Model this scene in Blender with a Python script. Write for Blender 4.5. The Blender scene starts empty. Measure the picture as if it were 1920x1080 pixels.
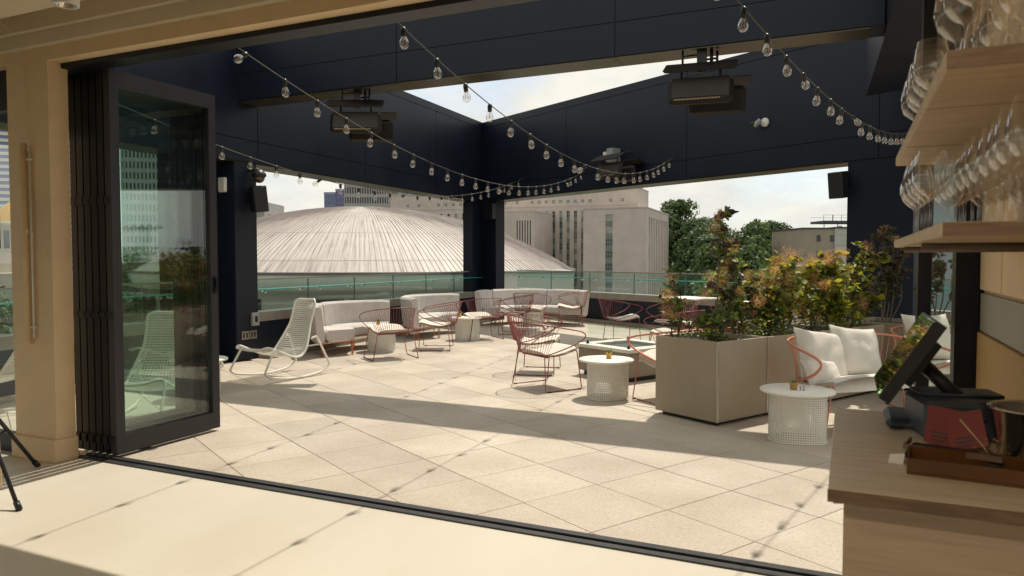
import bpy, math, random
from mathutils import Vector, Matrix, noise as mnoise
rnd = random.Random(7)
R = math.radians
scene = bpy.context.scene
col = scene.collection

# ---------------------------------------------------------------- camera, light, exposure
cam_d = bpy.data.cameras.new('camera'); cam = bpy.data.objects.new('camera', cam_d); col.objects.link(cam)
cam.location = (0, 0, 1.5); cam.rotation_euler = (R(90 - 2.33), 0, R(24.61))
cam_d.sensor_width = 36; cam_d.lens = 25.78; cam_d.clip_start = 0.05; cam_d.clip_end = 3000
cam_d.dof.use_dof = True; cam_d.dof.focus_distance = 9.0; cam_d.dof.aperture_fstop = 5.6
scene.camera = cam
world = bpy.data.worlds.new('World'); scene.world = world; world.use_nodes = True
SUN_DIR = Vector((0.0, 0.52, 1.0)).normalized()          # towards the sun
SUN_EL = math.asin(SUN_DIR.z)
def build_world():
    nt = world.node_tree; N = nt.nodes; L = nt.links; N.clear()
    out = N.new('ShaderNodeOutputWorld')
    sky = N.new('ShaderNodeTexSky'); sky.sky_type = 'NISHITA'; sky.sun_disc = False
    sky.sun_elevation = SUN_EL; sky.sun_rotation = 0.0; sky.dust_density = 1.5; sky.altitude = 150
    b1 = N.new('ShaderNodeBackground'); b1.inputs[1].default_value = 0.14
    L.new(sky.outputs[0], b1.inputs[0])
    tc = N.new('ShaderNodeTexCoord')
    mp = N.new('ShaderNodeMapping'); mp.inputs['Scale'].default_value = (1, 1, 2.4)
    L.new(tc.outputs['Generated'], mp.inputs[0])
    n1 = N.new('ShaderNodeTexNoise'); n1.inputs['Scale'].default_value = 2.6; n1.inputs['Detail'].default_value = 7; n1.inputs['Roughness'].default_value = .55
    L.new(mp.outputs[0], n1.inputs[0])
    r1 = N.new('ShaderNodeValToRGB'); r1.color_ramp.elements[0].position = .24; r1.color_ramp.elements[1].position = .46
    L.new(n1.outputs[0], r1.inputs[0])
    n2 = N.new('ShaderNodeTexNoise'); n2.inputs['Scale'].default_value = 5.5; n2.inputs['Detail'].default_value = 9; n2.inputs['Roughness'].default_value = .6
    L.new(mp.outputs[0], n2.inputs[0])
    r2 = N.new('ShaderNodeValToRGB')
    r2.color_ramp.elements[0].position = .34; r2.color_ramp.elements[0].color = (.62, .625, .60, 1)
    r2.color_ramp.elements[1].position = .58; r2.color_ramp.elements[1].color = (.77, .75, .665, 1)
    L.new(n2.outputs[0], r2.inputs[0])
    b2 = N.new('ShaderNodeBackground'); b2.inputs[1].default_value = 1.0
    L.new(r2.outputs[0], b2.inputs[0])
    mx = N.new('ShaderNodeMixShader')
    L.new(r1.outputs[0], mx.inputs[0]); L.new(b1.outputs[0], mx.inputs[1]); L.new(b2.outputs[0], mx.inputs[2])
    L.new(mx.outputs[0], out.inputs[0])
build_world()
sun_d = bpy.data.lights.new('sun', 'SUN'); sun = bpy.data.objects.new('sun', sun_d); col.objects.link(sun)
sun_d.energy = 3.35; sun_d.angle = R(0.55); sun_d.color = (1.0, .92, .78)
sun.rotation_euler = SUN_DIR.to_track_quat('Z', 'Y').to_euler(); sun.location = (0, 30, 40)
scene.view_settings.view_transform = 'Standard'; scene.view_settings.look = 'None'
scene.view_settings.exposure = 0.33; scene.view_settings.gamma = 1.0; scene.view_settings.use_curve_mapping = False
scene.render.engine = 'CYCLES'
cy = scene.cycles
cy.max_bounces = 14; cy.transparent_max_bounces = 40; cy.diffuse_bounces = 6; cy.glossy_bounces = 5; cy.transmission_bounces = 8
cy.use_denoising = True; cy.sample_clamp_indirect = 8

# ---------------------------------------------------------------- mesh builder
class MB:
    def __init__(s): s.v = []; s.f = []; s.m = []; s.sm = []
    def add(s, vs, fs, mi=0, smooth=False, M=None):
        b = len(s.v)
        if M is not None: vs = [M @ Vector(p) for p in vs]
        s.v.extend([tuple(p) for p in vs])
        for f in fs: s.f.append(tuple(i + b for i in f)); s.m.append(mi); s.sm.append(smooth)
        return s
    def box(s, x0, x1, y0, y1, z0, z1, mi=0, M=None):
        v = [(x, y, z) for z in (z0, z1) for y in (y0, y1) for x in (x0, x1)]
        f = [(0, 2, 3, 1), (4, 5, 7, 6), (0, 1, 5, 4), (2, 6, 7, 3), (0, 4, 6, 2), (1, 3, 7, 5)]
        return s.add(v, f, mi, False, M)
    def hull8(s, pts, mi=0):   # 4 bottom + 4 top points, both counter-clockwise
        f = [(3, 2, 1, 0), (4, 5, 6, 7), (0, 1, 5, 4), (1, 2, 6, 5), (2, 3, 7, 6), (3, 0, 4, 7)]
        return s.add(pts, f, mi)
    def bev(s, x0, x1, y0, y1, z0, z1, b, mi=0, M=None, smooth=False):
        # box with chamfered edges
        xs, ys, zs = (x0, x1), (y0, y1), (z0, z1)
        V = {}; vs = []
        for i in (0, 1):
            for j in (0, 1):
                for k in (0, 1):
                    sx, sy, sz = (1 if i else -1), (1 if j else -1), (1 if k else -1)
                    for ax in range(3):
                        p = [xs[i] - sx * b, ys[j] - sy * b, zs[k] - sz * b]
                        p[ax] = (xs[i], ys[j], zs[k])[ax]
                        V[(i, j, k, ax)] = len(vs); vs.append(tuple(p))
        fs = []
        for k in (0, 1): fs.append([V[(i, j, k, 2)] for i, j in ((0, 0), (1, 0), (1, 1), (0, 1))][::1 if k else -1])
        for j in (0, 1): fs.append([V[(i, j, k, 1)] for i, k in ((0, 0), (1, 0), (1, 1), (0, 1))][::-1 if j else 1])
        for i in (0, 1): fs.append([V[(i, j, k, 0)] for j, k in ((0, 0), (1, 0), (1, 1), (0, 1))][::1 if i else -1])
        for i in (0, 1):
            for j in (0, 1): fs.append([V[(i, j, 0, 0)], V[(i, j, 1, 0)], V[(i, j, 1, 1)], V[(i, j, 0, 1)]])
        for i in (0, 1):
            for k in (0, 1): fs.append([V[(i, 0, k, 0)], V[(i, 1, k, 0)], V[(i, 1, k, 2)], V[(i, 0, k, 2)]])
        for j in (0, 1):
            for k in (0, 1): fs.append([V[(0, j, k, 1)], V[(1, j, k, 1)], V[(1, j, k, 2)], V[(0, j, k, 2)]])
        for i in (0, 1):
            for j in (0, 1):
                for k in (0, 1): fs.append([V[(i, j, k, a)] for a in range(3)])
        return s.add(vs, fs, mi, smooth, M)
    def tube(s, pts, r, n=6, mi=0, closed=False, cap=True):
        P = [Vector(p) for p in pts]; m = len(P)
        rr = r if isinstance(r, (list, tuple)) else [r] * m
        rings = []; prev = None
        for i, p in enumerate(P):
            if closed: t = P[(i + 1) % m] - P[i - 1]
            else: t = P[min(i + 1, m - 1)] - P[max(i - 1, 0)]
            t = t.normalized() if t.length > 1e-9 else Vector((0, 0, 1))
            if prev is None:
                a = Vector((0, 0, 1)) if abs(t.z) < .9 else Vector((1, 0, 0))
                u = t.cross(a).normalized()
            else:
                u = (prev - t * prev.dot(t))
                u = u.normalized() if u.length > 1e-6 else t.orthogonal().normalized()
            prev = u; w = t.cross(u)
            rings.append([p + (u * math.cos(2 * math.pi * k / n) + w * math.sin(2 * math.pi * k / n)) * rr[i] for k in range(n)])
        vs = [q for g in rings for q in g]; fs = []
        for i in range(m if closed else m - 1):
            j = (i + 1) % m
            for k in range(n): fs.append((i * n + k, i * n + (k + 1) % n, j * n + (k + 1) % n, j * n + k))
        if cap and not closed: fs.append(tuple(range(n))[::-1]); fs.append(tuple((m - 1) * n + k for k in range(n)))
        return s.add(vs, fs, mi, True)
    def lathe(s, prof, n=16, mi=0, M=None, smooth=True):
        vs = []; fs = []
        for r, z in prof:
            for k in range(n): a = 2 * math.pi * k / n; vs.append((r * math.cos(a), r * math.sin(a), z))
        for i in range(len(prof) - 1):
            for k in range(n): fs.append((i * n + k, i * n + (k + 1) % n, (i + 1) * n + (k + 1) % n, (i + 1) * n + k))
        return s.add(vs, fs, mi, smooth, M)
    def disc(s, r, z, n=24, mi=0, M=None, up=True):
        vs = [(r * math.cos(2 * math.pi * k / n), r * math.sin(2 * math.pi * k / n), z) for k in range(n)]
        return s.add(vs, [tuple(range(n)) if up else tuple(range(n))[::-1]], mi, False, M)
    def build(s, name, mats, parent=None, world=False, kind=None):
        me = bpy.data.meshes.new(name)
        v = s.v
        if world and parent is not None:
            L = parent.location; v = [(p[0] - L.x, p[1] - L.y, p[2] - L.z) for p in v]
        me.from_pydata(v, [], s.f)
        if not isinstance(mats, (list, tuple)): mats = [mats]
        for m in mats: me.materials.append(m)
        me.polygons.foreach_set('material_index', s.m); me.polygons.foreach_set('use_smooth', s.sm)
        me.update()
        return link(name, me, parent, kind)
def link(name, me, parent=None, kind=None):
    o = bpy.data.objects.new(name, me); col.objects.link(o)
    if parent is not None: o.parent = parent
    if kind: o['kind'] = kind
    return o
def root(name, label, cat, loc=(0, 0, 0), rz=0, group=None):
    o = bpy.data.objects.new(name, None); col.objects.link(o)
    o.location = loc; o.rotation_euler = (0, 0, rz); o.empty_display_size = .1
    o['label'] = label; o['category'] = cat
    if group: o['group'] = group
    return o
def tag(o, label, cat, group=None):
    o['label'] = label; o['category'] = cat
    if group: o['group'] = group
    return o
def copy_tree(o, parent=None):
    c = o.copy(); col.objects.link(c); c.parent = parent
    for ch in list(o.children): copy_tree(ch, c)
    return c
def dup(o, loc, rz, label):
    c = copy_tree(o); c.location = loc; c.rotation_euler = (0, 0, rz); c['label'] = label
    return c
def crom(pts, k=6, closed=False):
    P = [Vector(p) for p in pts]; out = []; m = len(P)
    for i in range(m if closed else m - 1):
        if closed: a, b, c, d = P[i - 1], P[i], P[(i + 1) % m], P[(i + 2) % m]
        else: a, b, c, d = P[max(i - 1, 0)], P[i], P[i + 1], P[min(i + 2, m - 1)]
        for j in range(k):
            t = j / k
            out.append(.5 * ((2 * b) + (c - a) * t + (2 * a - 5 * b + 4 * c - d) * t * t + (3 * b - a - 3 * c + d) * t ** 3))
    if not closed: out.append(P[-1])
    return out

# ---------------------------------------------------------------- materials
MATS = {}
def mat(name, c, rough=.6, metal=0.0, var=0.0, scale=8.0, bump=0.0, bscale=60.0, c2=None, stretch=(1, 1, 1), spec=None, coords='Object', alpha=None):
    m = bpy.data.materials.new(name); m.use_nodes = True; nt = m.node_tree; N = nt.nodes; L = nt.links
    b = N['Principled BSDF']
    b.inputs['Base Color'].default_value = (*c, 1); b.inputs['Roughness'].default_value = rough; b.inputs['Metallic'].default_value = metal
    if spec is not None: b.inputs['Specular IOR Level'].default_value = spec
    if var or bump or c2:
        tc = N.new('ShaderNodeTexCoord'); mp = N.new('ShaderNodeMapping'); mp.inputs['Scale'].default_value = stretch
        L.new(tc.outputs[coords], mp.inputs[0])
        if var or c2:
            n = N.new('ShaderNodeTexNoise'); n.inputs['Scale'].default_value = scale; n.inputs['Detail'].default_value = 6; n.inputs['Roughness'].default_value = .6
            L.new(mp.outputs[0], n.inputs[0])
            r = N.new('ShaderNodeValToRGB'); r.color_ramp.elements[0].position = .32; r.color_ramp.elements[1].position = .68
            lo = c2 if c2 else tuple(x * (1 - var) for x in c); hi = c if c2 else tuple(min(1, x * (1 + var)) for x in c)
            r.color_ramp.elements[0].color = (*lo, 1); r.color_ramp.elements[1].color = (*hi, 1)
            L.new(n.outputs[0], r.inputs[0]); L.new(r.outputs[0], b.inputs['Base Color'])
            mr = N.new('ShaderNodeMapRange'); mr.inputs[3].default_value = max(0, rough - .08); mr.inputs[4].default_value = min(1, rough + .1)
            L.new(n.outputs[0], mr.inputs[0]); L.new(mr.outputs[0], b.inputs['Roughness'])
        if bump:
            n3 = N.new('ShaderNodeTexNoise'); n3.inputs['Scale'].default_value = bscale; n3.inputs['Detail'].default_value = 4
            L.new(mp.outputs[0], n3.inputs[0])
            bp = N.new('ShaderNodeBump'); bp.inputs['Strength'].default_value = bump; bp.inputs['Distance'].default_value = .01
            L.new(n3.outputs[0], bp.inputs['Height']); L.new(bp.outputs[0], b.inputs['Normal'])
    MATS[name] = m
    return m
def glass(name, tint=(.9, .97, .95), base=.04, gain=1.0, rough=.0, gcol=(1, 1, 1), power=4.2):
    m = bpy.data.materials.new(name); m.use_nodes = True; nt = m.node_tree; N = nt.nodes; L = nt.links
    for n in list(N): N.remove(n)
    out = N.new('ShaderNodeOutputMaterial'); t = N.new('ShaderNodeBsdfTransparent'); t.inputs[0].default_value = (*tint, 1)
    g = N.new('ShaderNodeBsdfGlossy'); g.inputs['Roughness'].default_value = rough; g.inputs[0].default_value = (*gcol, 1)
    f = N.new('ShaderNodeLayerWeight'); f.inputs['Blend'].default_value = .5
    pw = N.new('ShaderNodeMath'); pw.operation = 'POWER'; pw.inputs[1].default_value = power; L.new(f.outputs['Facing'], pw.inputs[0])
    ma = N.new('ShaderNodeMath'); ma.operation = 'MULTIPLY_ADD'; ma.inputs[1].default_value = gain; ma.inputs[2].default_value = base; ma.use_clamp = True
    L.new(pw.outputs[0], ma.inputs[0])
    mx = N.new('ShaderNodeMixShader'); L.new(ma.outputs[0], mx.inputs[0]); L.new(t.outputs[0], mx.inputs[1]); L.new(g.outputs[0], mx.inputs[2])
    L.new(mx.outputs[0], out.inputs[0])
    return m
def leafmat(name, c, tr=.45, rough=.45):
    m = bpy.data.materials.new(name); m.use_nodes = True; nt = m.node_tree; N = nt.nodes; L = nt.links
    b = N['Principled BSDF']; b.inputs['Roughness'].default_value = rough
    out = [n for n in N if n.type == 'OUTPUT_MATERIAL'][0]
    geo = N.new('ShaderNodeNewGeometry')
    n = N.new('ShaderNodeTexNoise'); n.inputs['Scale'].default_value = 2.2 if tr else 1
    L.new(geo.outputs['Position'], n.inputs[0])
    hs = N.new('ShaderNodeHueSaturation'); hs.inputs['Color'].default_value = (*c, 1)
    mr = N.new('ShaderNodeMapRange'); mr.inputs[3].default_value = .62; mr.inputs[4].default_value = 1.5
    L.new(n.outputs[0], mr.inputs[0]); L.new(mr.outputs[0], hs.inputs['Value']); L.new(hs.outputs[0], b.inputs['Base Color'])
    t = N.new('ShaderNodeBsdfTranslucent'); L.new(hs.outputs[0], t.inputs[0])
    mx = N.new('ShaderNodeMixShader'); mx.inputs[0].default_value = tr
    L.new(b.outputs[0], mx.inputs[1]); L.new(t.outputs[0], mx.inputs[2]); L.new(mx.outputs[0], out.inputs[0])
    return m

NAVY = mat('navy_metal', (.0075, .012, .024), .42, 0.0, .18, 1.3, .03, 8, spec=.3)
NAVY2 = mat('navy_metal_column', (.010, .013, .022), .5, 0.0, .12, 1.8, spec=.3)
BLACKM = mat('black_aluminium', (.007, .008, .013), .38, 0, .15, 6, spec=.3)
FRAMEG = mat('door_frame_grey', (.028, .027, .030), .45, 0, .1, 5, spec=.4)
STEEL = mat('brushed_steel', (.55, .52, .46), .32, 1.0, .1, 3, stretch=(1, 1, 12))
STEELD = mat('steel_ledge', (.30, .27, .225), .45, .3, .15, 3)
BEIGE = mat('beige_paint', (.68, .51, .31), .65, 0, .05, 4, .04, 120)
BEIGEC = mat('ceiling_paint', (.62, .53, .39), .8, 0, .05, 3)
WHITE = mat('white_powder_coat', (.80, .78, .70), .45, 0, .03, 10)
WHITEP = mat('white_plastic', (.70, .69, .64), .4)
GREYP = mat('grey_plastic', (.30, .32, .32), .5)
RED = mat('oxide_red_wire', (.24, .055, .045), .42, 0, .1, 20)
COPPER = mat('copper_pink_wire', (.62, .23, .14), .4, .2, .08, 20)
PAD = mat('seat_pad_fabric', (.70, .62, .54), .9, 0, .05, 30, .25, 500)
FAB = mat('sofa_fabric', (.56, .52, .49), .92, 0, .08, 7, .35, 420)
FABW = mat('cushion_fabric', (.66, .62, .55), .95, 0, .06, 9, .35, 380)
PLANTER = mat('planter_metal', (.36, .30, .22), .5, 0, .06, 2, .03, 30)
CONC = mat('fire_table_concrete', (.27, .235, .18), .7, 0, .18, 4, .15, 60)
FTOP = mat('fire_table_top', (.72, .70, .62), .6, 0, .06, 8)
DARK = mat('dark_glass_gravel', (.03, .035, .035), .3, 0, .6, 60, .8, 90)
POT = mat('yellow_pot', (.62, .36, .06), .6, 0, .1, 12)
CORK = mat('cork_pot', (.42, .27, .08), .8, 0, .2, 30)
BLACK = mat('black_plastic', (.012, .013, .016), .42, 0, .1, 10)
BLUEBLK = mat('blue_black_plastic', (.045, .06, .08), .45, 0, .1, 10)
HEAT = mat('bronze_heater', (.014, .011, .009), .5, 0, .25, 14, .1, 40, spec=.3)
SOIL = mat('soil', (.035, .025, .018), .95, 0, .5, 30, .8, 50)
CABLE = mat('string_cable', (.10, .095, .07), .7)
SOCK = mat('socket_black', (.02, .02, .018), .45)
FIL = mat('filament', (.90, .45, .14), .5)
GLB = glass('bulb_glass', (.98, .97, .95), .12, 1.0, .0, power=2.6)
WG = glass('wine_glass', (.99, .985, .975), .06, 1.0, .0, power=2.2)
GRAIL = glass('railing_glass', (.86, .93, .915), .035, .8)
GSHELF = mat('teal_glass_edge', (.03, .42, .33), .15, 0, .05, 3)
GDOOR = glass('door_glass', (.945, .98, .965), .05, .8)
GCLEAR = glass('clear_glass', (.96, .98, .975), .015, .45)
STAND = mat('satin_standoff', (.75, .75, .72), .25, 1.0)

def wood(name, c1, c2, scale=(1, 1, 1), rough=.5, det=9):
    m = bpy.data.materials.new(name); m.use_nodes = True; nt = m.node_tree; N = nt.nodes; L = nt.links; b = N['Principled BSDF']
    tc = N.new('ShaderNodeTexCoord'); mp = N.new('ShaderNodeMapping'); mp.inputs['Scale'].default_value = scale; L.new(tc.outputs['Object'], mp.inputs[0])
    n = N.new('ShaderNodeTexNoise'); n.inputs['Scale'].default_value = 3; n.inputs['Detail'].default_value = det; n.inputs['Distortion'].default_value = .6; L.new(mp.outputs[0], n.inputs[0])
    r = N.new('ShaderNodeValToRGB'); r.color_ramp.elements[0].position = .35; r.color_ramp.elements[1].position = .65
    r.color_ramp.elements[0].color = (*c1, 1); r.color_ramp.elements[1].color = (*c2, 1)
    L.new(n.outputs[0], r.inputs[0]); L.new(r.outputs[0], b.inputs['Base Color']); b.inputs['Roughness'].default_value = rough
    bp = N.new('ShaderNodeBump'); bp.inputs['Strength'].default_value = .08; L.new(n.outputs[0], bp.inputs['Height']); L.new(bp.outputs[0], b.inputs['Normal'])
    return m
PLY = wood('pale_plywood', (.50, .38, .245), (.61, .48, .33), (1.2, 14, 14), .5)
PLYT = wood('counter_laminate', (.47, .41, .32), (.58, .51, .41), (1.5, 16, 16), .32)
PLYF = wood('counter_front_laminate', (.42, .335, .25), (.50, .41, .31), (1.5, 2, 22), .5)
EDGE = wood('board_edge', (.13, .085, .055), (.20, .14, .095), (4, 30, 30), .6)
BATT = wood('golden_batten', (.30, .18, .07), (.52, .34, .14), (20, 20, 1), .55)
AMBER = mat('amber_tray', (.105, .045, .013), .22, 0, .2, 5)

def terrazzo():
    m = bpy.data.materials.new('terrazzo_paver'); m.use_nodes = True; nt = m.node_tree; N = nt.nodes; L = nt.links; b = N['Principled BSDF']
    geo = N.new('ShaderNodeNewGeometry'); oi = N.new('ShaderNodeObjectInfo')
    v = N.new('ShaderNodeTexVoronoi'); v.inputs['Scale'].default_value = 110; L.new(geo.outputs['Position'], v.inputs[0])
    n = N.new('ShaderNodeTexNoise'); n.inputs['Scale'].default_value = 1.6; n.inputs['Detail'].default_value = 6; L.new(geo.outputs['Position'], n.inputs[0])
    r = N.new('ShaderNodeValToRGB'); e = r.color_ramp.elements; e[0].position = 0; e[0].color = (.46, .385, .31, 1); e[1].position = 1; e[1].color = (.595, .535, .455, 1)
    x = r.color_ramp.elements.new(.2); x.color = (.525, .455, .375, 1)
    sp = N.new('ShaderNodeSeparateColor'); L.new(v.outputs['Color'], sp.inputs[0]); L.new(sp.outputs[0], r.inputs[0])
    r2 = N.new('ShaderNodeValToRGB'); r2.color_ramp.elements[0].position = .3; r2.color_ramp.elements[1].position = .7
    r2.color_ramp.elements[0].color = (.80, .77, .73, 1); r2.color_ramp.elements[1].color = (1.0, 1.0, 1.0, 1)
    L.new(n.outputs[0], r2.inputs[0])
    mx = N.new('ShaderNodeMix'); mx.data_type = 'RGBA'; mx.blend_type = 'MULTIPLY'; mx.inputs[0].default_value = 1
    L.new(r.outputs[0], mx.inputs[6]); L.new(r2.outputs[0], mx.inputs[7])
    mr = N.new('ShaderNodeMapRange'); mr.inputs[3].default_value = .88; mr.inputs[4].default_value = 1.06; L.new(oi.outputs['Random'], mr.inputs[0])
    hs = N.new('ShaderNodeHueSaturation'); L.new(mx.outputs[2], hs.inputs['Color']); L.new(mr.outputs[0], hs.inputs['Value'])
    L.new(hs.outputs[0], b.inputs['Base Color']); b.inputs['Roughness'].default_value = .62
    bp = N.new('ShaderNodeBump'); bp.inputs['Strength'].default_value = .12; bp.inputs['Distance'].default_value = .002; L.new(v.outputs['Distance'], bp.inputs['Height']); L.new(bp.outputs[0], b.inputs['Normal'])
    return m
PAV = terrazzo()
JOINT = mat('joint_sand', (.24, .14, .085), .95, 0, .3, 40)
INFL = mat('indoor_floor_concrete', (.61, .57, .485), .42, 0, 0, 1.4, .03, 60, c2=(.56, .505, .415), stretch=(1, .35, 1))

# ================================================================ SETTING
UA = Vector((math.cos(R(151.1)), math.sin(R(151.1)), 0)); VB = Vector((-UA.y * -1 * -1, 0, 0))
UA = Vector((-.8755, .4833, 0)); VB = Vector((.4833, .8755, 0))
def uv(u, v, z=0): return UA * u + VB * v + Vector((0, 0, z))
# left beam axis direction (almost +Y) and corner
LD = Vector((-.031, 1, 0)).normalized(); LN = Vector((LD.y, -LD.x, 0))       # LN points into the terrace (+X)
L0 = Vector((-8.0, 8.0, 0))
CR = Vector((-8.256, 16.28, 0))
RD = Vector((.8755, -.4833, 0)); RN = Vector((-.4833, -.8755, 0))            # RN points into the terrace
def lp(s, n, z): return L0 + LD * s + LN * n + Vector((0, 0, z))
def rp(s, n, z): return CR + RD * s + RN * n + Vector((0, 0, z))
def obox(mb, f, s0, s1, n0, n1, z0, z1, mi=0):
    mb.hull8([f(s0, n0, z0), f(s1, n0, z0), f(s1, n1, z0), f(s0, n1, z0), f(s0, n0, z1), f(s1, n0, z1), f(s1, n1, z1), f(s0, n1, z1)], mi)

# indoor floor
MB().box(-10, .95, -6, 3.60, -.2, 0).build('indoor_floor', INFL, None, kind='structure')
# terrace base + pavers
tf = MB().box(-11.2, 6.5, 3.74, 21.2, -.30, -.035).build('terrace_floor', JOINT, None, kind='structure')
P_ = .61; g = .0028
pm = MB().bev(-P_ / 2 + g, P_ / 2 - g, -P_ / 2 + g, P_ / 2 - g, -.03, 0, .003)
pme = pm.build('paver_proto', PAV).data
bpy.data.objects.remove(bpy.data.objects['paver_proto'])
pme.name = 'paver'
ang = math.atan2(VB.y, VB.x) - math.pi / 2
cells = []
for i in range(-25, 40):
    for j in range(-12, 45):
        c = uv(3.53 + .305 + .61 * i, 2.09 + .305 + .61 * j)
        if not (-8.6 < c.x < 5.6 and 3.3 < c.y < 19.5): continue
        # inside terrace polygon
        if (c - L0).dot(LN) < -.15 or (c - CR).dot(RN) < -1.75: continue
        if c.y < 4.2 and min(abs(c.y - 3.75), 9) < .45:   # pavers at the threshold are cut: joined strip below
            cells.append((c, True)); continue
        cells.append((c, False))
def in_view(c):
    fx = -c.x * .4165 * 1 + c.y * .909; lx = c.x * .909 + c.y * .4165
    return fx > 1 and abs(lx) / fx < .72
full = sorted([c for c, cut in cells if not cut], key=lambda c: (0 if in_view(c) else 100) + c.length)
for k, c in enumerate(full[:300]):
    o = link('paver', pme, tf); o.location = (c.x, c.y, rnd.uniform(-.0006, .0006)); o.rotation_euler = (0, 0, ang)
rest = MB()
def clip_poly(poly, y):   # keep y >= value
    out = []
    for a, b in zip(poly, poly[1:] + poly[:1]):
        if a[1] >= y: out.append(a)
        if (a[1] >= y) != (b[1] >= y):
            t = (y - a[1]) / (b[1] - a[1]); out.append((a[0] + (b[0] - a[0]) * t, y))
    return out
h = P_ / 2 - g
for c in full[300:] + [c for c, cut in cells if cut]:
    q = [((c + UA * a * h + VB * b * h).x, (c + UA * a * h + VB * b * h).y) for a, b in ((-1, -1), (-1, 1), (1, 1), (1, -1))]
    q = clip_poly(q, 3.755)
    if len(q) < 3: continue
    n = len(q)
    rest.add([(x, y, 0) for x, y in q] + [(x, y, -.033) for x, y in q], [tuple(range(n))[::-1]] + [(i, (i + 1) % n, n + (i + 1) % n, n + i) for i in range(n)])
rest.build('paver_field', PAV, tf, kind='stuff')
# sill track of the folding doors
TRK = mat('anodised_track', (.045, .045, .048), .4, .3, .2, 5)
sill = root('door_track', 'dark metal floor track running along the whole folding door opening', 'door track', (-2.2, 3.67, 0))
m = MB()
for y0, y1, z in ((3.60, 3.645, .010), (3.649, 3.668, .002), (3.672, 3.70, .014), (3.715, 3.75, .004)):
    m.box(-5.25, .5, y0, y1, -.04, z)
m.build('rail', TRK, sill, True)
MB().box(-5.25, .5, 3.6995, 3.7155, -.04, -.012).build('groove', BLACK, sill, True)

# ---------------- beams (navy canopy)
canopy = root('roof_canopy', 'navy metal clad rooftop frame of beams and columns around the open skylight', 'canopy', (-8, 8, 0))
ZB, ZT = 2.90, 4.84
def clad(name, f, s_list, n, z_list, parent=None, gap=.006, th=.012):
    for a, b in zip(s_list, s_list[1:]):
        for z0, z1 in zip(z_list, z_list[1:]):
            m = MB(); obox(m, f, a + gap, b - gap, n + .001, n + th, z0 + gap, z1 - gap)
            m.build(name, NAVY, canopy if parent is None else parent, True)
m = MB(); obox(m, lp, -8.5, 8.9, -.50, 0, ZB, ZT); m.build('left_beam', NAVY2, canopy, True)
clad('cladding_panel', lp, [-4.3, -2.0, .40, 3.2, 5.9, 8.28], 0, [ZB, 3.22, ZT - .16, ZT])
m = MB(); obox(m, rp, -.55, 13.5, -.50, 0, ZB, ZT); m.build('right_beam', NAVY2, canopy, True)
clad('cladding_panel', rp, [.014, 3.17, 6.43, 9.85, 13.4], 0, [ZB, 3.24, ZT - .16, ZT])
# cross beam: hidden rear face sloped back to set the width of its cast shadow
YF, YB, ZC = 8.0, 8.40, 3.744
m = MB(); x0, x1 = -8.02, .285
def sk(z): return (z - ZC) * .40
def cb(mb, xa, xb, ya, yb, z0, z1, k0=0, k1=.67):
    f0, f1 = ya + (z0 - ZC) * k0, ya + (z1 - ZC) * k0
    b0, b1 = yb + (z0 - ZC) * k1, yb + (z1 - ZC) * k1
    mb.hull8([(xa, f0, z0), (xb, f0, z0), (xb, b0, z0), (xa, b0, z0), (xa, f1, z1), (xb, f1, z1), (xb, b1, z1), (xa, b1, z1)])
cb(m, x0, x1, YF, YB, ZC, 4.56); m.build('cross_beam', NAVY2, canopy, True)
for a, b in zip([-8.0, -5.28, -2.4, .28], [-5.28, -2.4, .28]):
    for z0, z1 in ((ZC, 4.12), (4.12, 4.55)):
        m = MB(); cb(m, a + .005, b - .005, YF - .013, YF - .001, z0 + .004, z1 - .004, 0, 0); m.build('cladding_panel', NAVY, canopy, True)
# right end beam (runs out towards the right, its soffit seen past the cross beam)
m = MB(); m.hull8([(.45, 3.98, 3.68), (1.1, 3.98, 3.68), (.85, 10.7, 3.68), (.18, 11.06, 3.68), (.45, 3.98, 4.6), (1.1, 3.98, 4.6), (.85, 10.7, 4.6), (.18, 11.06, 4.6)])
m.build('right_end_beam', NAVY2, canopy, True)
SOFF = mat('bronze_soffit', (.11, .095, .06), .28, .75, .12, 1.2)
m = MB(); obox(m, lp, -4.3, 8.1, -.49, -.01, ZB - .012, ZB - .001); m.build('soffit_panel', SOFF, canopy, True)
m = MB(); obox(m, rp, .05, 13.3, -.49, -.01, ZB - .012, ZB - .001); m.build('soffit_panel', SOFF, canopy, True)
for a, b in zip([-7.98, -5.28, -2.4], [-5.28, -2.4, .16]): MB().box(a + .003, b - .003, YF + .01, YB - .01, ZC - .012, ZC - .001).build('soffit_panel', SOFF, canopy, True)
# columns
m = MB(); obox(m, lp, -.07, .37, -.50, -.014, 0, ZB - .014); m.build('column', NAVY2, canopy, True)
for n0, n1 in ((-.50, -.365), (-.355, -.014)):
    m = MB(); obox(m, lp, -.083, -.071, n0, n1, .01, ZB - .05); m.build('column_panel', NAVY, canopy, True)
m = MB(); obox(m, lp, -.07, .37, -.013, -.002, .01, ZB - .01); m.build('column_panel', NAVY2, canopy, True)
m = MB(); q_ = [lp(7.72, -.014, 0), lp(8.28, -.014, 0), rp(.56, -.014, 0), rp(.56, -.26, 0), lp(8.28, -.30, 0) + Vector((0, .12, 0)), lp(7.72, -.26, 0)]
m.add([p + Vector((0, 0, -.2)) for p in q_] + [p + Vector((0, 0, ZB - .014)) for p in q_], [(0, 1, 2, 3, 4, 5), (11, 10, 9, 8, 7, 6)] + [(i, 6 + i, 6 + (i + 1) % 6, (i + 1) % 6) for i in range(6)]); m.build('column', NAVY2, canopy, True)
for a, b in ((7.72, 7.99), (8.0, 8.27)):
    m = MB(); obox(m, lp, a, b, -.013, -.002, 0, ZB - .01); m.build('column_panel', NAVY, canopy, True)
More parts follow.
